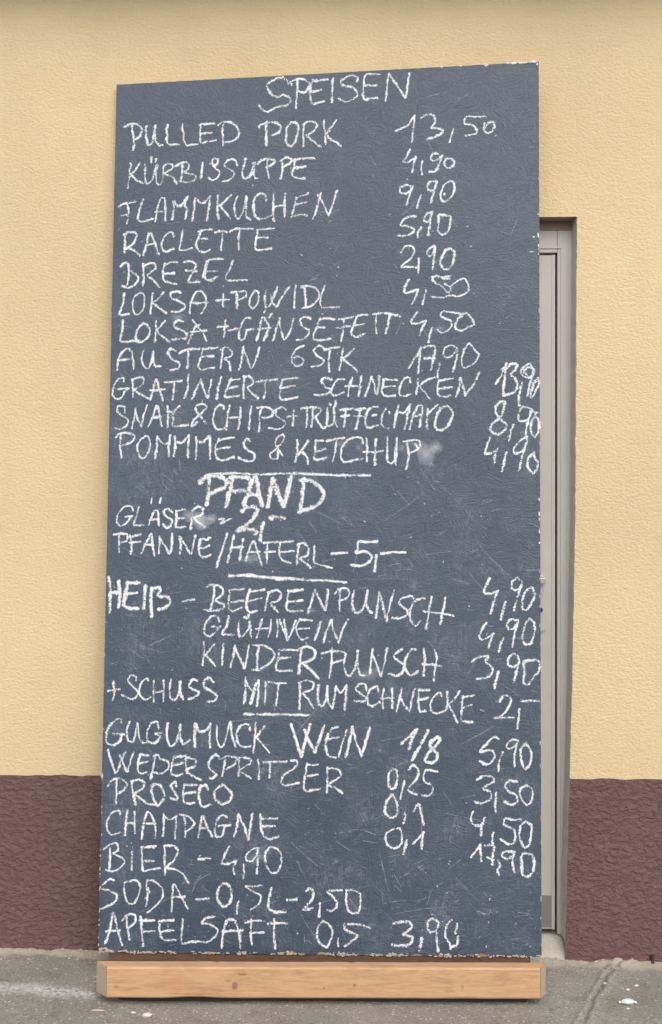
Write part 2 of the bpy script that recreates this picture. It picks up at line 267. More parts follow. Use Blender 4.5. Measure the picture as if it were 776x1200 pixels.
  '1:78,1611 78,1622 63,1620 50,1601 45,1578 52,1563 69,1563 82,1583 93,1591|1:61,1590 93,1592|1:103,1618 105,1591 105,1566|1:101,1616 120,1622 135,1621 135,1603 111,1587 128,1573 151,1560|1:156,1556 164,1585 173,1616 181,1593 193,1553|1:156,1583 200,1586|1:198,1605 221,1606 250,1608|1:227,1606 225,1579 221,1554|1:269,1625 267,1606 265,1581 256,1557|1:279,1554 290,1581 305,1611|1:305,1611 311,1584 323,1557 329,1579 336,1608|1:364,1616 355,1583 351,1552|1:393,1610 382,1586 374,1559 388,1557 415,1560|1:387,1604 418,1608|1:386,1582 413,1587|1:432,1615 428,1584 428,1551|1:428,1613 445,1615 457,1596 440,1582 453,1565 471,1550|1:465,1598 494,1601 527,1603|1:490,1599 492,1574 487,1549|1:544,1601 535,1581 533,1554 543,1543 584,1550|1:540,1601 585,1606|1:535,1577 576,1584|1:682,1598 661,1601 653,1593 665,1576 681,1566 661,1554 632,1555|1:719,1597 698,1596 686,1578 679,1559 693,1551 718,1560|1:741,1601 732,1574 728,1548|1:768,1604 763,1573 758,1547|1:720,1577 767,1575|1:777,1546 787,1572 796,1601|1:796,1601 804,1576 809,1549 816,1575 818,1604|1:830,1593 828,1575 824,1557 836,1544 862,1545|1:832,1592 869,1590|1:826,1571 862,1572|1:906,1581 904,1595 890,1593 877,1573 875,1551 887,1542 905,1548|1:928,1590 926,1568 921,1547|1:975,1593 954,1587 932,1570 945,1553 959,1532|1:986,1586 982,1562 983,1543 1003,1537 1017,1540|1:984,1583 1027,1589|1:982,1560 1022,1564|1:1033,1536 1042,1560 1047,1590|1:1047,1590 1054,1563 1059,1539|1:1059,1539 1084,1571 1099,1603'),
 ('price of the Gratinierte Schnecken',
  '1:1145,1569 1160,1592 1176,1626|1:1176,1626 1172,1596 1164,1537|1:1178,1612 1188,1624 1206,1623 1200,1607 1187,1595 1199,1583 1205,1566 1198,1546 1182,1539 1164,1535|1:1218,1570 1212,1546 1207,1526 1209,1505|1:1242,1624 1226,1616 1215,1602 1223,1588 1243,1583 1253,1601 1242,1620|1:1224,1606 1239,1585 1251,1605 1236,1614 1223,1598|1:1247,1585 1238,1561 1231,1531|1:1262,1583 1250,1565 1239,1533 1245,1530 1264,1562 1264,1580'),
 ('Snail & Chips Trüffelmayo',
  '1:80,1521 80,1537 61,1540 59,1524 75,1511 90,1500 86,1483 67,1473 50,1478|1:113,1532 109,1507 101,1472|1:111,1532 118,1503 130,1478|1:130,1478 136,1511 146,1542|1:151,1479 164,1510 176,1539 183,1513 189,1478|1:162,1504 187,1505|1:206,1538 208,1508 206,1475|1:241,1536 229,1524 220,1516 224,1495 220,1477 266,1479|1:206,1521 225,1516|1:318,1482 300,1506 289,1525 294,1537 312,1538 321,1530 306,1512 283,1494 277,1475 293,1487|1:371,1522 369,1532 355,1533 342,1513 340,1484 348,1465 367,1464 379,1474|1:388,1532 381,1499 377,1462|1:419,1525 417,1494 412,1463|1:381,1497 419,1496|1:450,1528 446,1493 442,1460|1:479,1525 474,1492 472,1453|1:467,1523 493,1524 512,1515 510,1499 493,1493 481,1494|1:551,1514 539,1523 522,1515 522,1497 546,1481 546,1469 525,1459 499,1464|1:553,1494 583,1496|1:572,1514 569,1468|1:593,1517 611,1519 629,1520|1:609,1519 611,1492 607,1463|1:629,1516 626,1487 622,1463|1:627,1516 644,1517 650,1505 635,1493 643,1474 657,1458 668,1474 669,1515|1:669,1511 666,1482 669,1463 684,1469 688,1493 687,1518|1:687,1510 690,1481 696,1461|1:675,1529 679,1523|1:693,1536 691,1520|1:703,1509 733,1511 742,1513|1:721,1507 719,1484 714,1460|1:707,1491 731,1492|1:748,1508 778,1511|1:762,1508 755,1479 749,1453|1:745,1490 770,1489|1:811,1516 790,1511 780,1495 775,1470 783,1456 812,1462|1:796,1490 808,1492|1:835,1509 824,1489 822,1465 830,1454 842,1452|1:843,1499 845,1495|1:873,1518 863,1488 857,1454|1:870,1518 864,1492 857,1456|1:872,1498 886,1495 904,1519|1:904,1519 896,1487 887,1449|1:901,1448 912,1487 926,1513 939,1512 934,1482 929,1453|1:910,1483 938,1490|1:952,1504 950,1473 951,1447|1:952,1489 966,1503 981,1515|1:987,1505 1007,1512 1022,1493 1018,1471 1005,1451 985,1442 973,1450 974,1472 982,1494 995,1508'),
 ('price of the Snail & Chips',
  '1:1169,1519 1155,1517 1143,1503 1143,1487 1154,1469 1170,1454 1169,1440 1147,1426 1127,1435 1130,1455 1150,1469 1163,1491 1169,1517|1:1191,1453 1183,1433 1178,1407|1:1242,1496 1217,1501 1206,1481 1208,1463 1231,1464 1242,1488|1:1244,1492 1231,1460 1223,1424|1:1256,1484 1243,1464 1238,1436 1248,1415 1260,1435 1261,1463 1251,1472 1241,1460|1:1238,1488 1258,1484'),
 ('Pommes & Ketchup',
  '1:54,1449 63,1459 86,1462 109,1453 103,1437 81,1427 65,1426|1:69,1457 67,1421 71,1390|1:143,1450 126,1440 117,1420 123,1395 134,1386 149,1402 155,1431 149,1450 140,1450|1:176,1449 174,1418 169,1385|1:176,1447 191,1428 209,1430 214,1452|1:214,1450 209,1417 209,1390|1:228,1448 228,1417 224,1390|1:230,1433 249,1428 268,1451|1:269,1449 266,1416 265,1385|1:289,1444 290,1415 288,1378|1:289,1436 307,1427 328,1447|1:330,1445 330,1410 330,1379|1:356,1438 347,1417 345,1393 360,1374 399,1383|1:356,1432 377,1437 399,1439|1:349,1407 387,1412|1:445,1427 437,1435 428,1423 432,1407 457,1390 454,1371 436,1370 411,1381|1:539,1383 519,1415 525,1437 542,1443 541,1426 521,1404 502,1388 508,1374 524,1377 525,1396|1:581,1427 581,1394 575,1364|1:612,1424 601,1406 582,1382|1:584,1384 593,1392 609,1377 611,1357|1:634,1426 632,1397 629,1373 639,1368 664,1374|1:634,1422 655,1423|1:634,1391 662,1398|1:665,1421 691,1426 716,1429|1:693,1424 689,1391 682,1363|1:769,1411 764,1426 748,1430 724,1421 707,1399 705,1375 714,1360 739,1363 767,1369|1:779,1425 780,1393 779,1360|1:805,1423 802,1384 801,1349|1:768,1387 792,1386 824,1389|1:837,1428 837,1395 836,1359 852,1354 862,1374 865,1425|1:865,1423 858,1378 860,1348|1:882,1414 904,1416 926,1415 928,1397 912,1385 895,1379|1:892,1414 897,1377 893,1353 888,1335|1:916,1405 924,1393'),
 ('price of the Pommes',
  '1:1125,1419 1116,1395 1110,1373 1130,1375 1144,1384|1:1144,1386 1137,1366 1135,1346|1:1169,1375 1163,1350 1156,1322|1:1228,1418 1206,1405 1191,1385 1193,1371 1213,1376 1225,1396 1226,1412|1:1225,1400 1213,1364 1204,1326|1:1246,1373 1230,1356 1227,1332 1243,1313 1255,1339 1246,1359 1244,1373'),
 ('rule above the Pfand heading',
  '1:326,1335 400,1337 462,1331 532,1332 596,1331|1:571,1331 633,1327 694,1323 734,1322 787,1320'),
 ('Pfand',
  '2.3:299,1311 314,1327 338,1331 365,1324 378,1311 369,1297 346,1285 326,1278|2.3:326,1329 324,1288 319,1247|2.3:394,1327 388,1290 373,1242|2.3:386,1323 413,1325 442,1322|2.3:388,1284 429,1285|2.3:426,1244 439,1283 458,1330 466,1293 478,1241|2.3:437,1275 470,1272|2.3:494,1237 501,1279 509,1318|2.3:509,1318 521,1283 539,1238|2.3:539,1238 552,1280 561,1323|2.3:598,1316 593,1269 588,1229|2.3:587,1312 616,1309 644,1292 654,1268 644,1248 619,1232 582,1221'),
 ('Gläser',
  '1:104,1236 98,1249 81,1249 62,1231 56,1206 68,1193 87,1204 98,1220|1:81,1218 102,1221|1:121,1246 114,1219 106,1195 137,1195|1:150,1194 158,1216 167,1235 177,1230 179,1191|1:152,1208 179,1210|1:159,1270 157,1256|1:186,1271 182,1256|1:219,1229 206,1240 194,1232 200,1218 217,1207 214,1191 202,1185 191,1195|1:229,1229 231,1209 229,1186 256,1186|1:229,1231 256,1237|1:231,1211 252,1212|1:275,1232 275,1208 272,1179|1:277,1232 294,1244 308,1235 302,1219 281,1212 293,1199 312,1186|1:354,1205 370,1207 358,1193 389,1207'),
 ('deposit price of the Gläser',
  '1.9:420,1226 428,1236 453,1238 465,1229 453,1207 430,1187 405,1172 432,1177 462,1170 456,1162|1.9:481,1194 475,1170 471,1142|1.9:500,1205 516,1208 541,1203'),
 ('Pfanne / Häferl',
  '1:47,1168 64,1171 87,1169 85,1150 64,1145|1:62,1169 63,1143 62,1116|1:95,1167 100,1138 97,1111|1:91,1160 127,1168|1:93,1144 127,1147|1:129,1113 141,1141 158,1169 160,1141 166,1106|1:137,1139 164,1136|1:181,1161 181,1136 179,1112|1:181,1156 195,1136 210,1111 216,1135 218,1168|1:239,1159 243,1135 241,1110|1:241,1157 255,1135 272,1108 278,1134 285,1162|1:300,1151 295,1129 297,1107 310,1098 328,1106|1:296,1145 306,1151 318,1149 328,1154|1:295,1124 312,1126 325,1132|1:378,1166 365,1128 346,1069|1:397,1160 388,1123 377,1083|1:423,1149 417,1119 412,1090|1:388,1125 423,1125|1:429,1086 439,1116 452,1142 464,1109 476,1071|1:437,1110 470,1111|1:476,1136 513,1137 521,1139|1:493,1135 490,1109 490,1079|1:484,1109 513,1111|1:529,1136 525,1108 533,1088 557,1077|1:525,1137 566,1138|1:529,1108 568,1111|1:581,1131 578,1103 574,1073|1:577,1128 593,1133 609,1121 605,1099 584,1089 600,1077 614,1062|1:625,1127 625,1102 623,1080 641,1070 675,1061|1.3:674,1101 718,1104|1.3:803,1133 775,1131 751,1134 746,1112 742,1102 766,1106 786,1095 782,1079 758,1066 728,1068|1.3:800,1095 796,1071 793,1049|1.3:812,1098 843,1102 881,1100'),
 ('rule above the punch list',
  '1.3:381,1044 438,1044 504,1036 591,1031|1:567,1031 616,1028 668,1025 715,1020'),
 ('Beerenpunsch',
  '1.7:32,1047 37,1008 36,976 34,947|1.7:62,1036 64,1000 61,961|1.7:37,1002 62,1004|1.7:87,1032 82,999 76,967 93,958 118,956|1.7:87,1030 122,1029|1.7:84,997 114,1001|1.7:139,1021 136,990 134,956|1.7:157,1014 155,974 157,933|1.7:159,1010 176,1016 182,1006 174,990 205,987 209,969 192,955 176,953|1:246,974 263,978 281,978|1:338,1020 337,988 327,946|1:317,1015 332,1020 360,1012 362,992 341,976 364,963 362,951 335,946 308,950|1:387,1005 380,979 380,953 392,945 417,954|1:381,1003 426,1007|1:387,969 421,974|1:440,1006 432,978 431,952 441,940 460,946|1:440,998 483,1004|1:427,970 474,980|1:493,997 489,973 482,945|1:495,993 515,1003 530,991 519,971 497,965 509,953 519,939|1:550,1001 546,972 543,950 555,942 590,942|1:548,997 591,1002|1:548,968 591,972|1:604,935 615,967 626,1001|1:625,999 639,971 653,943 659,971 662,1001|1:682,988 692,1002 716,1002 722,986 708,972 692,968|1:696,1000 694,970 695,940|1:736,997 730,973 731,947 743,933 759,945 768,969 774,997|1:774,993 768,965 775,941 785,933|1:795,919 800,952 806,990|1:806,990 814,960 825,910|1:825,910 834,952 848,995|1:901,971 895,979 875,975 861,967 866,953 884,937 878,923 862,918 840,918|1:932,972 922,972 904,963 890,939 891,915 905,897 919,909|1:952,976 943,934 934,887|1:990,973 983,938 974,898|1:928,936 953,932 985,928 1012,921'),
 ('price of the Beerenpunsch',
  '1:1114,1024 1102,1003 1098,985 1113,981 1135,990|1:1135,990 1123,959 1113,926|1:1156,958 1147,935 1141,909|1:1189,1025 1175,1013 1173,996 1184,990 1200,999 1201,1013 1189,1025|1:1200,1005 1188,970 1177,934|1:1229,997 1210,985 1201,962 1202,940 1212,936 1226,953 1235,977 1229,997'),
 ('Glühwein',
  '1:353,917 345,931 327,928 312,910 308,884 322,875 341,885 349,901|1:331,901 355,901|1:380,931 374,907 361,881 394,878|1:408,916 406,894 408,874 420,876 435,894 441,914|1:439,914 441,890 443,870|1:423,928 431,924|1:436,934 435,922|1:474,921 465,893 459,869|1:500,919 498,893 491,871|1:455,894 494,895|1:517,919 519,893 515,870|1:524,919 533,892 545,860|1:536,919 540,892 546,860|1:546,860 559,887 570,916|1:582,920 571,900 575,876 585,862 605,868|1:584,918 616,915|1:577,892 608,893|1:640,913 634,891 623,861|1:647,853 656,883 671,916|1:671,916 676,886 690,852|1:690,852 700,886 717,918'),
 ('price of the Glühwein',
  '1:1101,902 1087,881 1081,863 1092,855 1120,872|1:1120,872 1112,853 1105,833|1:1146,858 1139,841 1133,821|1:1188,907 1168,909 1156,895 1164,883 1181,889 1188,905|1:1188,903 1177,868 1170,832|1:1219,912 1207,895 1198,859 1205,842 1221,843 1232,875 1232,898 1219,912'),
 ('Kinderpunsch',
  '1:308,859 307,827 303,793|1:336,853 320,831 309,821|1:311,825 324,809 340,791|1:363,853 361,823 358,793|1:383,788 391,818 396,848|1:395,842 409,814 423,784|1:423,784 430,814 436,848|1.3:463,845 458,813 458,778|1:446,848 477,847 501,833 509,817 493,797 464,779 444,780|1:521,825 517,805 511,781 529,775 557,776|1:521,833 550,834 574,832|1:517,809 553,812|1.4:585,836 580,804 576,766|1.3:579,836 601,842 621,831 621,812 600,800 586,796|1.3:588,794 608,778 632,752|1:641,822 669,829 705,826 705,807 685,799 667,795|1:670,837 669,795 662,754|1:707,811 704,787 710,763 724,763 737,790 743,830|1:743,828 741,794 748,763 760,760|1:776,766 779,798 785,833|1:785,814 796,786 806,758|1:806,758 816,793 825,835|1:867,834 849,821 843,809 860,797 872,785 866,769 852,759 828,764|1:905,830 896,832 879,812 873,793 876,773 890,759 910,771|1:927,832 929,800 924,757|1:957,829 962,804 956,772 953,743|1:922,790 950,788 974,784'),
 ('price of the Kinderpunsch',
  '1:1059,794 1075,806 1103,810 1097,794 1114,778 1113,763 1097,751 1070,747|1:1131,768 1125,747 1118,721|1:1173,817 1159,803 1157,786 1172,779 1188,793 1183,811 1171,817|1:1188,793 1180,766 1171,737|1:1200,793 1201,765 1198,736 1212,732 1228,752 1242,769 1241,794 1220,797 1200,793'),
 ('Schuss mit Rumschnecke',
  '1:335,745 321,759 305,745 309,731 333,717 343,707 337,693 316,692|1:425,758 425,722 420,686|1:425,748 443,722 462,750|1:462,750 461,714 457,678|1.5:451,726 439,684|1:482,745 481,714 479,684|1:490,745 516,741 540,741|1:518,741 516,713 511,680|1:579,740 579,705 576,669|1:575,743 599,748 619,740 611,722 587,713 601,697 616,671|1:631,736 629,708 633,681 645,679 653,704 657,732|1:657,730 655,696 670,670|1:680,732 675,700 670,670|1:680,732 693,712 710,735|1:710,733 707,700 704,664|1:765,719 763,735 748,737 735,725 747,711 763,699 759,689 731,690|1:799,715 795,729 781,725 767,707 769,683 782,675 802,687|1:813,724 810,695 810,667|1:837,724 836,695 836,669|1:805,697 840,697|1:848,661 855,691 863,724|1:859,702 868,679 884,661|1:884,661 890,690 899,724|1:911,722 908,690 912,661 929,661|1:911,718 939,719|1:908,692 936,696|1:974,701 968,711 952,700 942,682 943,662 959,654 984,662|1:988,713 989,686 985,666|1:1023,715 1005,689 989,678|1:991,678 1004,654 1015,629|1:1031,701 1028,670 1027,634 1056,630|1:1030,697 1062,703|1:1030,670 1055,677|1:1080,662 1086,661|1:29,725 65,729|1:47,751 48,723 44,699|1:111,752 111,764 98,767 86,755 96,741 117,720 102,700 69,713|1:146,752 144,758 129,750 121,730 123,710 139,698 154,706|1:162,752 162,722 162,692|1:191,752 191,722 189,694|1:160,718 191,722|1:212,755 208,733 209,707 220,697 234,713 240,749|1:238,749 238,721 246,699|1:288,751 273,753 263,737 277,725 292,719 285,707 261,699'),
 ('price of the Schuss',
  '1:1131,684 1141,700 1158,700 1162,684 1150,661 1134,645 1114,640 1145,641 1170,641|1:1185,664 1182,641 1177,610|1:1189,686 1212,686 1238,686'),
 ('rule under the word mit',
  '1:420,657 467,655 523,654 586,653|1:562,652 586,652 604,652'),
 ('Gugumuck Wein',
  '1:69,634 63,646 40,633 25,607 27,579 48,572 65,586 69,602|1:44,605 77,602|1:92,638 85,614 87,586 104,584 114,634|1:116,632 118,602 127,582 141,578|1:176,618 172,636 154,632 143,610 145,582 166,578 180,594 166,604|1:166,603 186,606|1:203,633 199,614 201,586 211,568 227,582 238,629|1:238,627 237,593 248,573 264,585|1:283,631 280,593 280,565|1:283,629 293,609 317,613|1:279,631 277,598 279,566|1:281,625 291,608 312,613 324,629|1:324,631 322,601 322,564|1:342,625 342,593 348,568 362,571 379,633|1:381,635 385,597 395,565|1:436,611 432,628 411,625 399,605 401,577 417,565 437,567|1:452,632 450,589 445,549|1:480,624 466,608 452,591|1:454,591 474,569 491,549|1.2:552,628 565,584 580,537|1.2:580,537 591,580 606,627|1.2:590,612 601,580 619,549|1.2:619,549 631,584 646,623|1:684,619 666,613 651,584 649,556 657,539 676,535|1:653,586 685,590|1:708,611 697,580 684,537|1.2:704,537 715,580 724,619|1.2:724,619 733,579 748,538|1.2:748,540 761,579 773,617'),
 ('measure of the Gugumuck wine',
  '1.3:858,571 880,591 903,612|1.3:901,610 888,583 880,557|1.3:934,608 913,571 887,526|1.2:967,584 957,588 937,573 941,561 956,547 956,532 944,520 924,524 931,544 949,561 967,582'),
 ('price of the Gugumuck wine',
  '1:1126,583 1113,589 1089,566 1074,549 1104,552 1115,539 1105,521 1089,514 1072,524|1:1137,548 1126,523 1123,496|1:1178,579 1161,581 1147,566 1153,556 1170,564 1180,579|1:1176,571 1168,539 1167,508|1:1200,573 1185,554 1186,523 1197,500 1212,523 1214,546 1200,573'),
 ('Weisser Spritzer',
  '1:29,559 38,531 52,493 65,523 79,552|1:63,544 75,519 85,497 93,522 104,552|1:122,546 116,522 116,499 128,493 141,496|1:120,546 147,543|1:118,520 145,526|1:167,544 161,518 153,477|1:161,540 174,546 178,534 202,526 202,506 182,492 163,496|1:219,538 212,514 212,492 227,486 243,492|1:219,538 249,541|1:214,514 245,522|1:253,544 253,518 255,492|1:253,538 280,530 280,514 255,502 271,486 296,474|1:348,538 336,544 319,524 321,506 339,490 335,483 321,479|1:366,538 362,514 357,486|1:348,532 372,540 398,534 392,518 368,504|1:404,534 404,510 402,484|1:402,536 433,534 437,520 406,502 420,490 438,480|1:457,530 461,502 460,476|1:473,522 505,523 539,525|1:491,522 491,502 489,480|1:550,527 568,525 563,509 529,486 523,466 533,459 573,466|1:596,519 590,486 585,455 593,443 631,449|1:594,515 626,515|1:596,484 626,489|1:652,509 652,478 650,439|1:652,507 684,501 689,484 655,460 673,453 693,437'),
 ('measure of the Spritzer',
  '1:837,503 823,493 821,462 828,449 840,454 847,482 843,501 837,503|1:866,472 860,450 853,421|1:878,501 889,513 902,505 902,481 879,454 877,443 899,433|1:957,495 924,499 919,470 940,460 942,443 930,429 912,431'),
 ('price of the Spritzer',
  '1:1063,473 1083,483 1106,481 1109,469 1080,450 1101,440 1100,423 1079,410 1057,413|1:1116,438 1112,411 1113,385|1:1173,467 1152,471 1140,458 1151,440 1170,431 1170,411 1152,406 1137,415|1:1196,458 1180,446 1182,423 1198,404 1212,421 1213,450 1196,458'),
 ('Prosecco',
  '1:54,477 54,447 52,409|1:29,457 42,475 66,479 85,463 75,447 58,437|1:97,471 101,439 109,407|1:95,471 120,475 134,467 128,451 105,435 124,423 144,407|1:161,461 155,447 159,423 173,403 189,423 189,443 177,461 161,463|1:151,459 161,463|1:144,407 165,405|1:226,457 222,469 210,459 218,443 230,427 222,419 208,425|1:249,463 245,439 246,415 263,409 277,411|1:247,461 283,460|1:247,437 281,441|1:308,458 291,455 291,431 295,407 305,399 320,407|1:316,447 308,461 292,451 290,423 300,400 322,406|1:357,461 337,447 335,423 355,408 375,416 383,435 367,455 357,461'),
 ('measure of the Prosecco',
  '1:830,433 814,412 810,384 825,371 840,375 845,404 832,433|1:865,384 864,369 860,355|1:888,388 904,410 909,381 916,352'),
 ('price of the Prosecco',
  '1:1051,388 1045,369 1052,352 1071,348|1:1083,371 1073,350 1071,323|1:1106,331 1101,315 1103,298|1:1180,367 1157,365 1138,369 1135,352 1160,339 1165,323 1159,304 1143,300 1124,314|1:1193,362 1178,346 1177,312 1188,291 1201,300 1208,335 1208,350 1193,362'),
 ('Champagne',
  '1:64,380 60,389 42,385 27,362 27,336 41,322 64,330|1:85,391 81,362 78,322|1:105,387 105,358 107,326|1:81,354 107,356|1:126,312 130,346 142,385 156,374 165,346 164,315|1:130,354 165,354|1:189,382 189,350 187,319|1:189,378 205,364 226,374|1:226,376 222,346 221,313|1:246,378 250,346 250,317|1:234,380 258,374 277,354 262,338 250,332|1:287,317 293,348 300,378 310,350 326,319|1:291,340 314,344|1:369,372 354,378 340,362 334,335 338,319 354,321 362,346|1:344,348 378,350|1:388,319 397,348 401,380|1:401,378 417,346 428,311|1:428,311 435,346 441,384|1:463,380 463,350 471,321 487,313 513,319|1:463,368 511,368|1:465,348 503,348'),
 ('measure of the Champagne',
  '1:834,340 814,330 810,311 819,294 835,288 853,299 855,323 850,342 842,340|1:869,311 864,292 858,273|1:885,300 902,317 916,332|1:914,330 910,307 909,286'),
 ('price of the Champagne',
  '1:1043,264 1056,281 1070,300|1:1068,298 1069,277 1071,254|1:1081,296 1095,298 1107,293 1102,273 1099,245|1:1086,264 1104,258|1:1115,256 1121,243 1113,230 1118,218|1:1162,279 1135,281 1127,268 1140,260 1156,270 1162,279|1:1158,277 1154,251 1159,224|1:1202,274 1181,274 1178,243 1180,220 1191,213 1207,224 1213,251 1208,272 1202,274'),
 ('Bier',
  '1:17,283 33,296 54,299 58,281 45,271 70,259 76,247 62,230 41,222 23,226|1:35,287 35,259 33,228|1:99,289 98,259 97,226|1:125,291 127,255 129,224 152,228 178,231|1:123,288 166,291|1:127,252 160,251|1:191,291 191,256 192,213|1:189,293 217,293 229,279 217,252 197,234 229,226 245,213 259,191|1:286,256 304,257|1:287,257 321,260|1:374,292 361,268 353,245 373,245 394,253|1:394,251 385,233 389,216|1:414,243 415,222 413,204|1:454,288 438,284 422,268 424,253 438,253 452,272 456,288|1:454,284 454,253 451,218|1:490,290 476,276 476,245 489,222 509,222 520,249 518,276 506,288 490,290'),
 ('Soda',
  '1:47,198 33,200 6,176 33,169 55,155 45,135 8,118|1:96,196 76,190 76,165 84,138 102,134 115,157 121,181 111,197 96,198|1:141,199 139,177 149,163|1:143,177 141,150 137,128|1:139,199 164,195 184,173 184,150 163,127 141,109|1:210,113 212,150 217,189 233,162 255,121|1:210,152 249,154|1:279,147 301,147|1:280,147 316,150|1:357,192 342,174 340,147 354,128 370,132 380,155 375,182 357,192|1:400,142 396,128 394,109|1:467,185 441,183 419,183 437,171 461,158 456,136 432,119|1:491,179 485,152 482,125 500,114 532,115|1:534,147 560,148|1:543,147 561,149|1:589,171 597,180 609,167 602,146 580,121 606,126|1:626,140 624,119 623,102|1:688,174 666,174 646,171 658,160 672,146 671,129 659,119 646,121|1:700,171 699,143 703,122 716,112 732,116 737,143 737,164 722,174 698,174'),
 ('Apfelsaft',
  '1:20,24 33,59 45,110 55,67 69,20|1:23,57 63,61|1:82,102 84,71 90,36|1:68,87 86,104 106,103 106,83 86,67|1:121,99 125,60 128,19|1:119,89 161,88|1:125,58 161,60|1:175,88 175,60 185,37 220,36|1:173,86 216,90|1:175,58 216,62|1:241,94 238,57 240,26 268,34 303,31|1:255,30 279,32 311,31 335,50 339,66 319,79 295,83 308,97 332,101|1:351,16 355,54 368,91 388,89 398,63 403,16|1:353,60 410,65|1:434,94 432,59 435,26|1:416,84 440,90 472,90|1:430,57 469,59|1:498,96 497,60 500,15|1:480,83 504,85 534,84|1:633,90 619,73 617,46 626,29 644,22 656,46 659,69 645,85 633,90|1:674,45 674,24|1:692,87 694,70 714,60 727,53 715,39 691,24|1:702,83 732,83 763,74'),
 ('price of the Apfelsaft',
  '1:827,86 848,90 872,90 875,75 853,56 875,52 878,41 866,28 847,27 822,29|1:904,49 901,34 896,13|1:949,91 934,101 922,93 920,76 927,64 945,70 951,89|1:945,68 944,42 948,13|1:986,97 971,80 968,53 979,36|1:1000,88 995,61|1:979,36 981,19|1:981,25 998,31 1003,54'),
]
SM = [(288, 1211, 31, 33, 0.2), (307, 1201, 33, 28, -0.6), (268, 1219, 28, 28, 0), (327, 1208, 31, 21, 0.3), (302, 1186, 24, 17, 0.3), (944, 1376, 36, 47, 0.3), (971, 1395, 31, 26, 0), (960, 1345, 21, 14, 0), (912, 1406, 33, 19, 0), (755, 1399, 31, 33, 0), (991, 1733, 52, 19, 0), (237, 1794, 62, 24, 0), (449, 261, 62, 33, 0.3), (875, 1395, 38, 33, 0), (707, 1412, 52, 24, 0), (458, 1091, 71, 24, 0.2), (614, 944, 28, 19, 0), (434, 1091, 38, 21, 0), (767, 764, 95, 33, 0.3)]
SCR = [[(1025, 570), (1069, 593), (1112, 618)], [(561, 596), (593, 633), (627, 671)], [(687, 534), (720, 511)], [(782, 325), (735, 339), (683, 329)], [(376, 635), (453, 644)], [(856, 487), (903, 478)], [(1021, 424), (1056, 431)], [(312, 1208), (302, 1130)], [(861, 1275), (896, 1233)], [(938, 1321), (966, 1277)], [(955, 1200), (964, 1207)], [(793, 274), (808, 205), (817, 171)], [(913, 401), (908, 298)], [(1092, 127), (1087, 111)], [(1075, 807), (1046, 761)], [(703, 1204), (741, 1174)], [(385, 1075), (459, 1103)], [(200, 1011), (232, 1022)], [(13, 676), (-7, 647)], [(113, 855), (187, 830)], [(150, 850), (211, 878)], [(525, 577), (544, 579)], [(275, 191), (295, 216)], [(268, 167), (285, 198), (319, 217)], [(568, 250), (577, 223), (596, 227)], [(663, 246), (682, 255)], [(1057, 120), (1089, 111)], [(868, 1071), (832, 1064)], [(858, 1052), (897, 1054)], [(40, 1594), (90, 1584)], [(15, 1796), (60, 1806)], [(-6, 1987), (20, 1996)], [(61, 2060), (71, 2070)], [(1226, 1178), (1253, 1163)], [(1215, 1045), (1250, 1045)], [(616, 1884), (646, 1893)], [(940, 1093), (1007, 1101)], [(750, 1121), (734, 1049)], [(581, 1161), (610, 1124)], [(1148, 505), (1067, 493)]]
# ---------------------------------------------------------------- setting: ground
def gnoise(x, y, s): return mnoise.noise(Vector((x*s, y*s, 3.7)))
JOINT = [(.80, .0), (.771, -.013), (.722, -.093), (.682, -.192), (.649, -.274), (.593, -.425), (.50, -.66), (.38, -1.0)]
def seg_d(x, y, pl):
    best = 9
    for (ax, ay), (bx, by) in zip(pl, pl[1:]):
        dx, dy = bx-ax, by-ay; t = max(0, min(1, ((x-ax)*dx+(y-ay)*dy)/(dx*dx+dy*dy)))
        best = min(best, math.hypot(x-ax-t*dx, y-ay-t*dy))
    return best
def bed(x, y):                       # height of the pavement right in front of the wall
    n = gnoise(x, y, 30)*.5 + gnoise(x, y, 75)*.3 + gnoise(x+9, y, 9)*.8
    z = n*.0022
    edge = math.exp(-((y+.004)/.028)**2)                        # sand and mortar crumbs swept up against the wall
    z += edge*(.006 + .006*gnoise(x, y, 40) + .005*gnoise(x, 5, 12))
    d = seg_d(x + .006*gnoise(x, y, 25), y, JOINT)
    if d < .03: z += -.0095*math.exp(-(d/.0040)**2) + .005*math.exp(-((d-.012)/.006)**2)
    return z + .001
xs = [-6, -3, -1.8] + [-1.3 + i*.0062 for i in range(420)] + [1.8, 3, 6]
ys = [-2.6, -1.6, -1.0] + [-.72 + i*.0062 for i in range(119)] + [.03]
g = MB(); NX = len(xs)
spill, sand = [], []
for y in ys:
    for x in xs:
        inner = -1.3 <= x <= 1.31 and y > -.73
        g.v.append((x, y, bed(x, y) if inner else 0.001))
        d = seg_d(x, y + .02*gnoise(x, y, 12), [(-1.3, -.30), (-.93, -.275), (-.80, -.285), (-.69, -.315)])
        spill.append(max(0, 1 - d/.045)*(.75 if x < -.62 else 0))
        e = .06 + .025*gnoise(x, 1, 6) + .02*gnoise(x, 2, 22)
        sand.append(max(0, min(1, (y+e)/.02)) if inner else 0)
for j in range(len(ys)-1):
    for i in range(NX-1): g.f.append((j*NX+i, j*NX+i+1, (j+1)*NX+i+1, (j+1)*NX+i))
go = g.build('pavement', M_GND, smooth=True); tag(go, kind='structure')
for nm, dat in (('spill', spill), ('sand', sand)):
    a = go.data.attributes.new(nm, 'FLOAT', 'POINT'); a.data.foreach_set('value', dat)
m = MB(); m.box((-40, -2.75, -.15), (40, -2.6, .001)); tag(m.build('kerb', simple('kerb_stone', (.3, .29, .27), .85)), kind='structure')
m = MB(); m.add([(-700, -900, -.125), (700, -900, -.125), (700, 700, -.125), (-700, 700, -.125)], [(0, 1, 2, 3)])
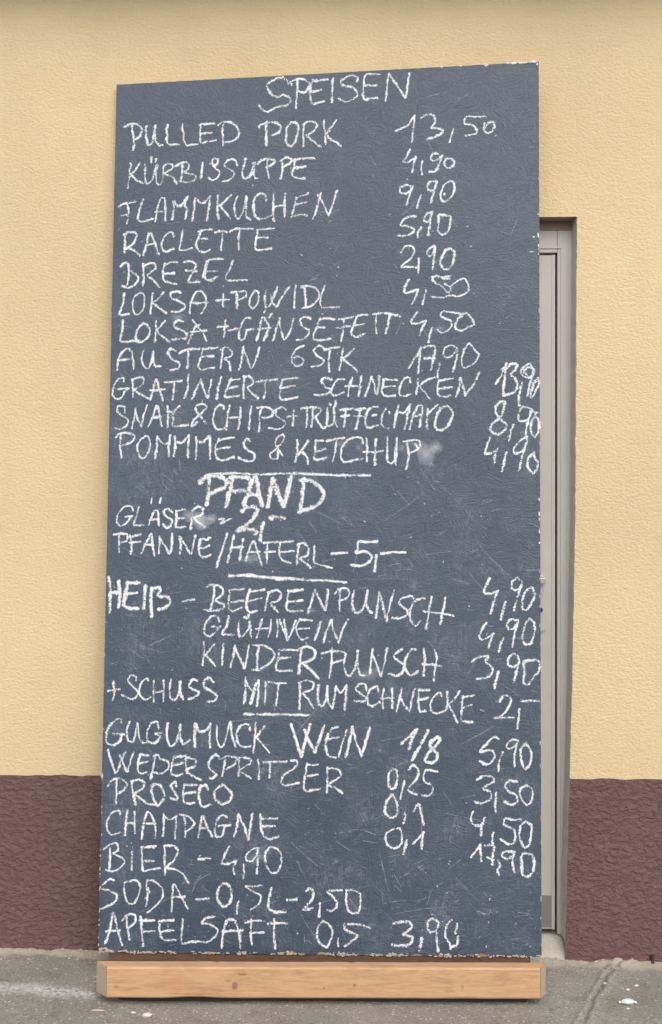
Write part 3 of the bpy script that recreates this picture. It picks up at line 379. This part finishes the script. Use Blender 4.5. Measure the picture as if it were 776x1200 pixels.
tag(m.build('road', road_mat()), kind='structure')
m = MB()
for x0, x1 in ((-40, -6), (6, 40)): m.add([(x0, -2.6, .001), (x1, -2.6, .001), (x1, .03, .001), (x0, .03, .001)], [(0, 1, 2, 3)])
tag(m.build('pavement', M_GND), kind='structure')

# ---------------------------------------------------------------- house wall with its door
house = empty('house_facade', (0, 0, 0), 'rough yellow plastered house wall above a maroon plinth with a recessed grey door', 'wall'); house['kind'] = 'thing'
JX = [(-.02, .6185), (0, .619), (.31, .625), (.531, .632), (.802, .639), (1.296, .648), (1.918, .651), (2.158, .653)]
def jamb(z):
    for (a, b), (c, d) in zip(JX, JX[1:]):
        if z <= c: return b + (d-b)*(z-a)/(c-a)
    return JX[-1][1]
def plz(x): return .514 + .0067*(max(-1.3, min(1.2, x)) + 1.04)
LZ, XL, D = 2.158, -.34, .055
def jr(z): return jamb(z) + .0016*mnoise.noise(Vector((3, z*60, 0))) + .0016*mnoise.noise(Vector((7, z*17, 0)))
def edge_line(x0, x1, step=.006):
    n = max(2, int(abs(x1-x0)/step)) if abs(x1-x0) < 3 else 300
    return [(x0+(x1-x0)*i/n) for i in range(n+1)]
def pr(x): return plz(x) + .0030*mnoise.noise(Vector((x*17, 2, 0))) + .0024*mnoise.noise(Vector((x*60, 9, 0))) + .0016*mnoise.noise(Vector((x*170, 4, 0)))
TOP = 3.05
m = MB()
# right field, left field and the lintel field, one sheet each, meeting edge to edge
zs = [pr(jamb(.53)) + (LZ - pr(jamb(.53)))*i/170 for i in range(171)]
jam = [(jr(z), z) for z in zs]
right = jam + [(jam[-1][0], TOP), (6, TOP)] + [(x, pr(x)) for x in reversed(edge_line(jam[0][0], 6))][:-1]
def sheet(m, pts, y=0.0): n = len(pts); m.add([(x, y, z) for x, z in pts], [tuple(range(n))])
sheet(m, list(reversed(right)))
left = [(x, pr(x)) for x in edge_line(-6, XL)] + [(XL, LZ), (XL, TOP), (-6, TOP)]
sheet(m, left)
lint = [(x, LZ + .0015*mnoise.noise(Vector((x*50, 4, 0)))) for x in edge_line(XL, jam[-1][0])]
lint[0] = (XL, LZ); lint[-1] = jam[-1]
sheet(m, lint + [(jam[-1][0], TOP), (XL, TOP)])
m.build('plaster_face', M_YEL, house)
# plinth, a skim coat standing 3 mm proud
m = MB()
py = -.003
zj = [pr(jamb(.53))*i/60 for i in range(61)]
rp = [(jr(z), z) for z in zj] + [(x, pr(x)) for x in edge_line(jr(zj[-1]), 6)][1:] + [(6, 0)]
rp = rp + [(jr(0), -.01)][:0]
sheet(m, list(reversed(rp)), py)
lp = [(x, pr(x)) for x in edge_line(-6, XL)]
sheet(m, [(-6, -.0)] + [(XL, 0)] + list(reversed(lp)), py)
# its thin top edge
for line in ([(x, pr(x)) for x in edge_line(jr(zj[-1]), 6)], lp):
    for (x0, z0), (x1, z1) in zip(line, line[1:]): m.add([(x0, py, z0), (x1, py, z1), (x1, 0, z1), (x0, 0, z0)], [(0, 1, 2, 3)])
pl = m.build('plinth', M_PLI, house)
# reveals (grey, ending above the concrete sill), maroon returns left raw below
M_REV = simple('reveal_grey', (.74, .70, .66), .7, 0, .05, 12)
m = MB()
zz = [.0585 + (LZ-.0585)*i/120 for i in range(121)]
for a, c in zip(zz, zz[1:]):
    m.add([(jr(a), 0.0 if a > .53 else py, a), (jr(a)-.006, D, a), (jr(c)-.006, D, c), (jr(c), 0.0 if c > .53 else py, c)], [(0, 1, 2, 3)])
m.add([(XL, 0, .0585), (XL, D, .0585), (XL, D, LZ), (XL, 0, LZ)], [(3, 2, 1, 0)])
m.build('reveal', M_REV, house, smooth=False)
M_LIN = simple('lintel_shade', (.30, .235, .195), .8, 0, .06, 14)  # shade of the lintel underside put into a dark brown colour
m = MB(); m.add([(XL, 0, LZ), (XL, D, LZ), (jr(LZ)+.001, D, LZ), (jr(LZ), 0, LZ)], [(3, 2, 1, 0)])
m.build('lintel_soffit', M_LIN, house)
m = MB(); m.box((XL, D-.003, 2.1325), (jr(LZ)-.001, D+.05, LZ-.001)); m.build('soffit_shade_strip', M_LIN, house)  # added frontal strip, stands in for the shaded lintel underside
# concrete sill, sloping out
def sill_mat():
    t = NT('sill_concrete'); v = t.coord()
    c = t.mix(t.noise(v, 26, 5, .6), (.34, .33, .29), (.56, .55, .50))
    t.p(Base_Color=c, Roughness=.95, Normal=t.bump(t.noise(v, 60, 5, .65), .9, .006)); return t.m
m = MB(); n0 = 40
for j in range(9):
    for i in range(n0+1):
        x = XL + (.62+.0 - XL)*i/n0; y = -.001 + (D+.001)*j/4 if j < 5 else D + .015*(j-4)
        z = .052*min(1, max(0, j/4)**.85) + (.006*mnoise.noise(Vector((x*24, y*40, 1))) if 0 < j < 5 else 0) + .003
        m.v.append((x if i < n0 else jr(max(0, z))+.0, y, z))
for j in range(8):
    for i in range(n0): m.f.append((j*(n0+1)+i, j*(n0+1)+i+1, (j+1)*(n0+1)+i+1, (j+1)*(n0+1)+i))
# raw masonry cheek beside the sill
for a, b in zip([-.005 + .065*i/12 for i in range(12)], [-.005 + .065*(i+1)/12 for i in range(12)]):
    if a < .09:
        m.add([(jr(max(0, a))+.0005, py+.0005, a), (jr(max(0, a))+.0005, D+.02, a), (jr(max(0, b))+.0005, D+.02, b), (jr(max(0, b))+.0005, py+.0005, b)], [(0, 1, 2, 3)])
m.build('sill', sill_mat(), house, smooth=True)
# eave
M_EAV = simple('eave_board', (.42, .29, .20), .7, 0, .15, 10)
m = MB(); m.box((-6, -.15, 2.95), (6, .001, 2.985)); m.box((-6, -.175, 2.925), (6, -.15, 3.1)); m.build('eave', M_EAV, house)
m = MB(); m.box((-6, .35, -.1), (6, .5, 3.4)); m.box((-6, -.14, 3.05), (6, .35, 3.1)); m.build('inner_wall', M_YEL, house)
for xx in (-6, 6):
    pass
m = MB(); m.box((-6.2, -.003, 0), (-6, .5, 3.4)); m.build('wall_end', M_YEL, house); m = MB(); m.box((6, -.003, 0), (6.2, .5, 3.4)); m.build('wall_end', M_YEL, house)
# small dark stub at the foot of the plinth
m = MB(); m.box((.862, -.016, .0), (.870, -.003, .027)); m.box((.8635, -.019, .02), (.8685, -.016, .025)); m.build('anchor_stub', simple('rusty_iron', (.05, .035, .03), .8), house)
# door
M_DOOR = simple('door_grey_paint', (.47, .48, .465), .45, 0, .06, 9)
M_DK = simple('door_gasket', (.03, .03, .03), .7)
M_KICK = simple('kick_plate_steel', (.235, .24, .235), .42, .25, .05, 30)
M_STEEL = simple('lock_steel', (.42, .42, .41), .35, .6, .05, 30)
DX0, DX1, DZ0, DZ1 = XL+.05, .599, .071, 2.061
m = MB(); m.box((DX0, D+.006, DZ0), (DX1, D+.06, DZ1))
leaf = m.build('door', M_DOOR, house, bevel=.002)
m = MB()
m.box((DX1+.005, D, .0585), (.75, D+.07, LZ+.02)); m.box((XL-.1, D, .0585), (DX0-.005, D+.07, LZ+.02)); m.box((DX0-.005, D, DZ1+.005), (DX1+.005, D+.07, LZ+.02))
m.build('door_frame', M_DOOR, leaf, bevel=.002)
m = MB()   # raised lip on the frame
m.box((DX1+.015, D-.003, .0585), (DX1+.018, D, DZ1+.017)); m.box((DX0, D-.003, DZ1+.0175), (DX1+.018, D, DZ1+.0205)); m.build('frame_lip', M_DOOR, leaf)
m = MB(); m.box((DX0-.012, D+.061, .06), (DX1+.012, D+.068, DZ1+.013)); m.build('gasket', M_DK, leaf)
m = MB(); m.box((DX1-.010, D+.004, DZ0), (DX1-.002, D+.006, DZ1)); m.build('edge_lip', M_DOOR, leaf)
m = MB(); m.box((DX0+.03, D+.003, .078), (DX1-.010, D+.006, .170)); m.build('kick_plate', M_KICK, leaf)
# long lock plate with rounded ends, knob and keyhole
m = MB(); cx, r = .5535, .0205
pts = []
for i in range(25):
    a = math.pi*i/24; pts.append((cx+r*math.cos(a), 1.164+r*math.sin(a)))
for i in range(25):
    a = math.pi+math.pi*i/24; pts.append((cx+r*math.cos(a), .9655+r*math.sin(a)))
nP = len(pts)
m.add([(x, D-.002, z) for x, z in pts] + [(x, D+.006, z) for x, z in pts], [tuple(reversed(range(nP)))] + [(i, (i+1) % nP, nP+(i+1) % nP, nP+i) for i in range(nP)])
m.build('lock_plate', M_DOOR, leaf)
m = MB(); m.disc((cx, 1.096), .0145, D-.016, D-.002); m.disc((cx, 1.096), .0085, D-.04, D-.012); m.box((cx-.12, D-.055, 1.088), (cx+.008, D-.04, 1.104)); m.build('door_handle', M_STEEL, leaf, bevel=.0015)
m = MB(); m.disc((cx, 1.008), .008, D-.005, D-.002); m.build('keyhole', M_DK, leaf)

# ---------------------------------------------------------------- the chalkboard
BO = Vector((-0.7021, -0.1602, 0.0579)); EX = Vector((0.998547, -0.047406, 0.025621)); EZ = Vector((-0.022906, 0.056949, 0.998114)); EN = Vector((-0.048776, -0.997251, 0.05578))
def B(u, v, w=0.0): return BO + EX*u + EZ*v + EN*w      # metres on the board face
board = empty('chalkboard', (-.09, -.19, 0), 'tall dark blue chalkboard leaning on the yellow wall, covered in white chalk menu writing', 'chalkboard')
TLu, TRu, BRu, HL, HR = .058, 1.2921, 1.2256, 2.5013, 2.4969
def outline(inset, amp, step, chip):
    P = []
    def run(a, b, n, k):
        for i in range(n):
            t = i/n; x = a[0]+(b[0]-a[0])*t; z = a[1]+(b[1]-a[1])*t
            L = math.hypot(b[0]-a[0], b[1]-a[1]); s = t*L
            d = amp[k]*(.5*mnoise.noise(Vector((s*60, k*7, 0))) + .5*mnoise.noise(Vector((s*190, k*3, 5)))) 
            q = mnoise.noise(Vector((s*23, k*11, 8)))
            if q > chip[k][0]: d = -abs(d) - (q-chip[k][0])*chip[k][1]
            nx, nz = (b[1]-a[1])/L, -(b[0]-a[0])/L          # outward, going counter-clockwise
            P.append((x + nx*(d-inset), z + nz*(d-inset)))
    c = [(0, 0), (BRu, 0), (TRu, HR), (TLu, HL)]
    for k in range(4):
        a, b = c[k], c[(k+1) % 4]; run(a, b, int(math.hypot(b[0]-a[0], b[1]-a[1])/step), k)
    return P
O = outline(.0005, (.004, .0014, .0012, .0012), .0035, ((.12, .022), (.42, .010), (.45, .006), (.5, .006)))
O = [(max(x, .012 - z*.9) if z < .014 else x, z) for x, z in O]          # the knocked-off lower left corner
nO = len(O)
m = MB(); m.add([B(x, z, 0) for x, z in O] + [B(x, z, -.0012) for x, z in O], [tuple(range(nO))] + [(i, nO+i, nO+(i+1) % nO, (i+1) % nO) for i in range(nO)])
m.build('painted_face', board_mat(), board)
core = [(0, 0), (BRu, 0), (TRu, HR), (TLu, HL)]
M_CORE = wood_mat('strand_board', (.40, .28, .17), (.13, .075, .045), 6, grain=.9)
C2 = outline(.0, (.0016, .0008, .0008, .0008), .006, ((9, 0),)*4)
nC = len(C2)
m = MB(); m.add([B(x, z, -.0016) for x, z in C2] + [B(x, z, -.018) for x, z in C2], [tuple(range(nC)), tuple(reversed(range(nC, 2*nC)))] + [(i, nC+i, nC+(i+1) % nC, (i+1) % nC) for i in range(nC)])
m.build('panel_core', M_CORE, board)
# pale splinters standing out of the broken edges
M_SPL = simple('splinter_wood', (.50, .42, .34), .9, 0, .3, 160)
M_WHT = simple('chipped_filler', (.78, .77, .72), .9, 0, .12, 160)
def flake(m, u, v, ru, rv, w0=.0004, th=.0012, n=9):
    ph = rnd.random()*9
    ring = [(u + ru*math.cos(2*math.pi*i/n)*rnd.uniform(.55, 1.1), v + rv*math.sin(2*math.pi*i/n)*rnd.uniform(.55, 1.1)) for i in range(n)]
    m.add([B(x, z, w0) for x, z in ring] + [B(u+(x-u)*.7, v+(z-v)*.7, w0+th) for x, z in ring], [tuple(range(n, 2*n))] + [(i, (i+1) % n, n+(i+1) % n, n+i) for i in range(n)])
m = MB()
for i in range(330):
    u = rnd.random()*BRu; q = mnoise.noise(Vector((u*14, 3, 3)))
    if q > -.25: flake(m, u, rnd.uniform(-.001, .005), rnd.uniform(.0015, .007), rnd.uniform(.0010, .0028 + .007*max(0, q)))
for i in range(14): flake(m, .012+rnd.uniform(-.01, .035)*1, .008+rnd.uniform(-.006, .004), rnd.uniform(.003, .008), rnd.uniform(.001, .004))
for i in range(30):
    v = rnd.random()*2.45; u = BRu + (TRu-BRu)*v/HR - rnd.uniform(0, .003)
    flake(m, u, v, rnd.uniform(.0008, .0022), rnd.uniform(.002, .010))
for i in range(22):
    v = rnd.random()**2*1.2; flake(m, TLu*v/HL + rnd.uniform(.0, .0035), v, rnd.uniform(.001, .0025), rnd.uniform(.002, .006))
flake(m, .012, .487, .0045, .010)
m.build('splinters', M_SPL, board)['kind'] = 'stuff'
m = MB()
for u, ru in ((1.140, .006), (1.146, .004), (1.205, .008), (1.222, .012), (1.240, .010), (1.252, .010), (1.266, .007), (1.277, .006), (1.283, .004), (1.07, .004), (1.015, .003)):
    v = HL + (HR-HL)*(u-TLu)/(TRu-TLu)
    flake(m, u, v - rnd.uniform(.0, .002), ru, rnd.uniform(.002, .0045))
flake(m, 1.287, HR-.008, .003, .005); flake(m, 1.142, HR-.002, .006, .005)
for v, h in ((1.99, .012), (1.96, .008), (1.935, .004), (1.20, .012), (1.185, .006), (2.05, .004), (1.24, .006), (1.15, .008), (1.12, .006)):
    u = BRu + (TRu-BRu)*v/HR - .003; flake(m, u, v, .0025, h*.8)
flake(m, 1.255, 1.942, .010, .002); flake(m, 1.262, 1.985, .004, .003)
m.build('edge_chips', M_WHT, board)
# batten the panel stands on
M_BAT = wood_mat('batten_wood', (.16, .095, .06), (.07, .04, .026), 2)
m = MB()
a0, a1 = B(.03, 0, -.003), B(BRu-.03, 0, -.003); b0, b1 = B(.03, 0, -.05), B(BRu-.03, 0, -.05)
m.add([(a0.x, a0.y, 0.0), (a1.x, a1.y, 0.0), (b1.x, b1.y, 0.0), (b0.x, b0.y, 0.0), a0 - Vector((0,0,.0015)), a1 - Vector((0,0,.0015)), b1 - Vector((0,0,.0015)), b0 - Vector((0,0,.0015))],
      [(0,3,2,1),(4,5,6,7),(0,1,5,4),(1,2,6,5),(2,3,7,6),(3,0,4,7)])
m.build('batten', M_BAT, board)

# ---------------------------------------------------------------- chalk
CH = chalk_mat('chalk', .20, .79, .93)
CH_FAINT = chalk_mat('chalk_faint', .3, .72, 1.0, (.62, .66, .72), .50)
CH_SMEAR = chalk_mat('chalk_smear', 1.0, .50, 1.3, (.62, .66, .72), .50)
CH_RUB = chalk_mat('chalk_rubbed', .95, .30, 1.15, (.66, .69, .74), .62)
PX = .00236                                  # stroke unit, about one chalk grain width
lift = [0]
def catmull(p, k=5):
    if len(p) < 3:
        (a, b), (c, d) = p; n = max(2, int(math.hypot(c-a, d-b)/.006))
        return [(a+(c-a)*i/n, b+(d-b)*i/n) for i in range(n+1)]
    out = []
    q = [(2*p[0][0]-p[1][0], 2*p[0][1]-p[1][1])] + p + [(2*p[-1][0]-p[-2][0], 2*p[-1][1]-p[-2][1])]
    for i in range(1, len(q)-2):
        p0, p1, p2, p3 = q[i-1:i+3]
        for j in range(k):
            t = j/k; t2 = t*t; t3 = t2*t; T = .38
            h1 = 2*t3-3*t2+1; h2 = -2*t3+3*t2; h3 = t3-2*t2+t; h4 = t3-t2
            out.append(tuple(h1*p1[c]+h2*p2[c]+h3*(p2[c]-p0[c])*T+h4*(p3[c]-p1[c])*T for c in (0, 1)))
    out.append(p[-1]); return out
def ribbon(m, uvs, pts, hw, wob=.35):
    lift[0] = (lift[0] + 1) % 23; h = .00035 + lift[0]*.00002
    n = len(pts); L = rnd.random()*3; seed = rnd.random()*50
    # rounded ends: one extra row
    d0 = Vector((pts[0][0]-pts[1][0], pts[0][1]-pts[1][1])).normalized()*hw*.6; d1 = Vector((pts[-1][0]-pts[-2][0], pts[-1][1]-pts[-2][1])).normalized()*hw*.6
    pts = [(pts[0][0]+d0.x, pts[0][1]+d0.y)] + list(pts) + [(pts[-1][0]+d1.x, pts[-1][1]+d1.y)]; n += 2
    base = len(m.v)
    for i, (x, z) in enumerate(pts):
        a = pts[max(0, i-1)]; b = pts[min(n-1, i+1)]
        t = Vector((b[0]-a[0], b[1]-a[1])); t = t.normalized() if t.length > 1e-9 else Vector((1, 0)); nx, nz = -t.y, t.x
        if i: L += math.hypot(x-pts[i-1][0], z-pts[i-1][1])
        w = hw*(1 + wob*mnoise.noise(Vector((L*90, seed, 0))) + .2*mnoise.noise(Vector((L*330, seed, 4))))
        if i in (0, n-1): w *= .45
        c = .35*hw*mnoise.noise(Vector((L*150, seed, 9)))
        for s in (-1, 0, 1):
            m.v.append(tuple(B(x+nx*(w*s+c), z+nz*(w*s+c), h))); uvs.append((L, s))
    for i in range(n-1):
        k = base+i*3; m.f += [(k, k+1, k+4, k+3), (k+1, k+2, k+5, k+4)]
def clusters(strokes, gap=.06):
    gs = []
    for s in strokes:
        bb = [min(p[0] for p in s[1])-gap/2, min(p[1] for p in s[1])-gap/2, max(p[0] for p in s[1])+gap/2, max(p[1] for p in s[1])+gap/2]; g = [s]
        for o in [q for q in gs if not (q[0][2] < bb[0] or q[0][0] > bb[2] or q[0][3] < bb[1] or q[0][1] > bb[3])]:
            gs.remove(o); g = o[1] + g; bb = [min(bb[0], o[0][0]), min(bb[1], o[0][1]), max(bb[2], o[0][2]), max(bb[3], o[0][3])]
        gs.append((bb, g))
    return [g for _, g in gs]
for title, data in INK:
    strokes = []
    for st in data.split('|'):
        w, ps = st.split(':'); pts = [tuple(int(q)*.001 for q in p.split(',')) for p in ps.split()]
        if len(pts) > 1: strokes.append((float(w), pts))
    for grp in clusters(strokes):
        m = MB(); uvs = []
        for w, pts in grp:
            ribbon(m, uvs, catmull(pts), PX*rnd.uniform(1.4, 1.95)*w**.8, .5)
            if w > 1.05:                     # gone over twice
                o = PX*.8*(w-.6); ribbon(m, uvs, catmull([(x+o*rnd.uniform(.6, 1), z+o*rnd.uniform(-.5, .8)) for x, z in pts]), PX*1.7)
        m.build('chalk_writing', CH, board, uvs)['label'] = 'white chalk ' + title
# faint old scratches and stray chalk marks
m = MB(); uvs = []
def stray(u, v, L, ang, hw, bend=.1):
    pts = []; a = ang
    k = max(3, int(L/.006))
    for i in range(k):
        pts.append((u, v)); u += math.cos(a)*L/k; v += math.sin(a)*L/k; a += rnd.uniform(-bend, bend)
    if all(.015 < p[0] - TLu*p[1]/HL < 1.215 and .02 < p[1] < 2.47 for p in pts): ribbon(m, uvs, pts, hw, .5)
for i in range(1300):
    v = 2.48*rnd.random()**1.7; u = rnd.uniform(.02, 1.23)
    if mnoise.noise(Vector((u*3, v*3, 2))) < -.12: continue
    stray(u, v, .006 + .05*rnd.random()**3, rnd.choice((0, .25, .5, -.6, 2.2, rnd.uniform(0, 3.1))) + rnd.uniform(-.2, .2), rnd.uniform(.0005, .0012))
for i in range(34):
    stray(rnd.uniform(.02, 1.2), 1.7*rnd.random(), rnd.uniform(.05, .16), rnd.choice((.1, .5, -.7, -.9, 2.4, 2.2)) + rnd.uniform(-.3, .3), rnd.uniform(.0005, .0010), .05)
for q in SCR: ribbon(m, uvs, catmull([(x*.001, z*.001) for x, z in q]), .0012, .5)
sc = m.build('chalk_scratches', CH_FAINT, board, uvs); sc['kind'] = 'stuff'
# bright loose crumbs of chalk
m = MB(); uvs = []
for i in range(150):
    v = 2.3*rnd.random()**1.3; u = rnd.uniform(.03, 1.2)
    stray(u, v, rnd.uniform(.003, .009), rnd.uniform(0, 3.1), rnd.uniform(.0006, .0013))
cr = m.build('chalk_crumbs', CH, board, uvs); cr['kind'] = 'stuff'
# rubbed-out patches
def smear(m, uvs, u, v, ru, rv, ang):
    n = 28; lift[0] = (lift[0]+1) % 23; h = .00022 + .00002*(lift[0] % 5); b = len(m.v)
    m.v.append(tuple(B(u, v, h))); uvs.append((0, 0))
    for ring, q in ((.5, .5), (1, 1)):
        for i in range(n):
            a = 2*math.pi*i/n; k = 1 + .25*mnoise.noise(Vector((math.cos(a)*1.5+u*9, math.sin(a)*1.5, v*9)))
            x, z = ru*ring*k*math.cos(a), rv*ring*k*math.sin(a)
            m.v.append(tuple(B(u + x*math.cos(ang)-z*math.sin(ang), v + x*math.sin(ang)+z*math.cos(ang), h))); uvs.append((0, q))
    for i in range(n):
        m.f.append((b, b+1+i, b+1+(i+1) % n)); m.f.append((b+1+i, b+1+n+i, b+1+n+(i+1) % n, b+1+(i+1) % n))
RUB = [q[:2] for q in SM[:7]]
for u, v, ru, rv, a in SM:
    m = MB(); uvs = []; smear(m, uvs, u*.001, v*.001, ru*.001, rv*.001, a); m.build('chalk_smear', CH_RUB if (u, v) in RUB else CH_SMEAR, board, uvs)

# ---------------------------------------------------------------- timber beam lying in front
beam = empty('timber_plank', (-.06, -.33, 0), 'pale unpainted timber beam with a dark knot lying in front of the chalkboard foot', 'plank'); beam['kind'] = 'thing'
KN = [(-.292, .052, .010, .012, (.20, .09, .06), .7), (-.44, .056, .060, .026, (.46, .20, .10), .34), (-.272, .083, .014, .004, (.20, .10, .06), .6), (-.31, .066, .012, .003, (.20, .10, .06), .5), (-.39, .032, .10, .004, (.36, .18, .10), .6),
      (.02, .055, .006, .006, (.3, .15, .09), .8), (-.60, .05, .008, .006, (.3, .15, .09), .6), (.30, .05, .004, .010, (.35, .18, .1), .5), (-.06, .047, .004, .004, (.25, .12, .08), .7)]
M_BEAM = wood_mat('spruce_timber', (.56, .352, .198), (.43, .245, .125), 1.0, KN)
M_ENDG = simple('sawn_end_grain', (.44, .355, .265), .95, 0, .2, 120)
fl, fr, bl, br = Vector((-.625, -.380, 0)), Vector((.503, -.327, 0)), Vector((-.661, -.340, 0)), Vector((.522, -.287, 0))
N = 90
m = MB()
for i in range(N+1):
    t = i/N
    f = fl.lerp(fr, t); b = bl.lerp(br, t); z0 = .0205 + .0008*mnoise.noise(Vector((t*14, 0, 0))); z1 = .1005 + .0006*mnoise.noise(Vector((t*18, 5, 0)))
    if .135 < t < .27: z0 += .0045*math.sin((t-.135)/.135*math.pi)**2*(.7+.6*mnoise.noise(Vector((t*90, 2, 2))))   # bark edge broken away
    if mnoise.noise(Vector((t*40, 9, 1))) > .45: z1 -= .0012
    y = Vector((0, .0045, 0))
    # front bottom, front top, bevel, back top, back bottom
    m.v += [tuple(f + Vector((0, .003, z0))), tuple(f + Vector((0, 0, z0+.004))), tuple(f + Vector((0, 0, z1-.0045))), tuple(f + y + Vector((0, -.001, z1-.0006))), tuple(f + y*1.9 + Vector((0, 0, z1))), tuple(b + Vector((0, 0, z1))), tuple(b + Vector((0, 0, z0)))]
K = 7
for i in range(N):
    for k in range(K): m.f.append((i*K+k, (i+1)*K+k, (i+1)*K+(k+1) % K, i*K+(k+1) % K))
m.build('plank_body', M_BEAM, beam)
m = MB()
def endface(i, s):
    vs = [Vector(v) for v in body_v[i*K:i*K+K]]; off = Vector((s*.0006, -.0002, 0))
    n = m.add([v + off for v in vs], [tuple(range(K)) if s < 0 else tuple(reversed(range(K)))])
body_v = []
for i in (0, 1):
    pass
bm = bpy.data.objects['plank_body'].data; body_v = [Vector(v.co) + beam.location for v in bm.vertices]
endface(0, -1); m.build('sawn_end', M_ENDG, beam); m = MB(); endface(N, 1); m.build('sawn_end', M_ENDG, beam)
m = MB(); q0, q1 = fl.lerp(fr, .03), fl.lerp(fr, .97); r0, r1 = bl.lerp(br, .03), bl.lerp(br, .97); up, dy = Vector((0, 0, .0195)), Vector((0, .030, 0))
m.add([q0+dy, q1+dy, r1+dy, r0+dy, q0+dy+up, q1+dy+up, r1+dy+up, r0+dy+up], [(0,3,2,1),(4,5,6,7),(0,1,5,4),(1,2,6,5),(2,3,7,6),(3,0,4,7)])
m.build('shadow_strip', simple('shadow_dark', (.035, .03, .028), .9, 0, .2, 40), beam)  # near-black strip added to deepen the shadow under the plank

# ---------------------------------------------------------------- small things on the pavement
M_PAPER = simple('white_paper', (.60, .64, .67), .8, 0, .06, 90)
def lump(m, c, rx, ry, rz, seed, nu=20, nv=12, tails=False):
    b = len(m.v)
    for j in range(nv+1):
        th = math.pi*j/nv
        for i in range(nu):
            ph = 2*math.pi*i/nu
            k = 1 + .28*mnoise.noise(Vector((math.cos(ph)*math.sin(th)*2.2+seed, math.sin(ph)*math.sin(th)*2.2, math.cos(th)*2.2)))
            x, y, z = rx*math.cos(th)*k, ry*math.sin(th)*math.cos(ph)*k, rz*math.sin(th)*math.sin(ph)*k
            m.v.append((c[0]+x, c[1]+y, c[2]+max(-rz*.8, z)))
    for j in range(nv):
        for i in range(nu): m.f.append((b+j*nu+i, b+j*nu+(i+1) % nu, b+(j+1)*nu+(i+1) % nu, b+(j+1)*nu+i))
def gz(x, y): return bed(x, y)
wr = empty('candy_wrapper', (.735, -.297, 0), 'crumpled white wrapper with twisted ends on the pavement right of the timber beam', 'wrapper')
m = MB(); lump(m, (.735, -.297, gz(.735, -.297)+.006), .0165, .011, .0075, 3.1); m.build('wrapper_body', M_PAPER, wr, smooth=True)
for s, x0 in ((-1, .720), (1, .750)):
    m = MB()
    for k in range(2):
        x1 = x0+s*.008; dy = (k-.5)*.006
        m.add([(x0, -.299+dy*.3, .006), (x0, -.295+dy*.3, .006), (x1, -.293+dy, .0045), (x1, -.300+dy, .0045), (x0, -.297+dy*.3, .009), (x1, -.296+dy, .007)], [(0, 1, 4), (0, 4, 5, 3), (1, 2, 5, 4), (0, 3, 2, 1), (2, 3, 5)])
    m.build('twisted_end', M_PAPER, wr)
M_PEB = simple('pale_pebble', (.62, .59, .54), .9, 0, .15, 200); M_PEBW = simple('white_pebble', (.60, .60, .57), .9, 0, .08, 200)
PEB = [(.728, -.330, .0045, 'tiny white pebble just below the twisted wrapper', 1), (.784, -.175, .006, 'small pale stone right of the pavement joint near the plinth', 0), (.754, -.205, .006, 'pale flat stone between the pavement joint and the wrapper', 0),
       (.70, -.17, .004, 'tiny pale pebble right beside the pavement joint', 0), (-.505, -.443, .012, 'white crumbly flake in front of the left half of the beam', 1), (-.545, -.425, .006, 'small white fragment just left of the white crumbly flake', 1)]
for x, y, r, lab, wh in PEB:
    m = MB(); lump(m, (x, y, gz(x, y)+r*.3), r, r*.75, r*.45, x*31); tag(m.build('pebble', M_PEBW if wh else M_PEB, smooth=True), lab, 'pebble', 'stray pebbles on the pavement')
m = MB(); lump(m, (-.639, -.413, gz(-.639, -.413)+.002), .017, .006, .002, 8.8); tag(m.build('wood_chip', M_SPL, smooth=True), 'pale flat splinter of wood on the pavement below the left end of the beam', 'wood chip')
# loose grit
m = MB()
for i in range(900):
    x, y = rnd.uniform(-1.2, 1.2), -.72*rnd.random()
    if gnoise(x, y, 4) < -.15 and rnd.random() < .7: continue
    r = .0008 + .0022*rnd.random()**3
    lump(m, (x, y, gz(x, y)+r*.3), r, r*.8, r*.6, i*.37, 6, 4)
for i in range(700):
    x, y = rnd.uniform(-1.2, 1.2), -.06*abs(rnd.gauss(0, .5)) - .004
    r = .001 + .003*rnd.random()**2
    lump(m, (x, y, gz(x, y)+r*.3), r, r*.8, r*.7, i*.57, 6, 4)
gr = m.build('loose_grit', simple('grit', (.46, .42, .34), .95, 0, .35, 60), smooth=True); tag(gr, 'pale loose grit and sand crumbs scattered over the pavement', 'grit', kind='stuff')
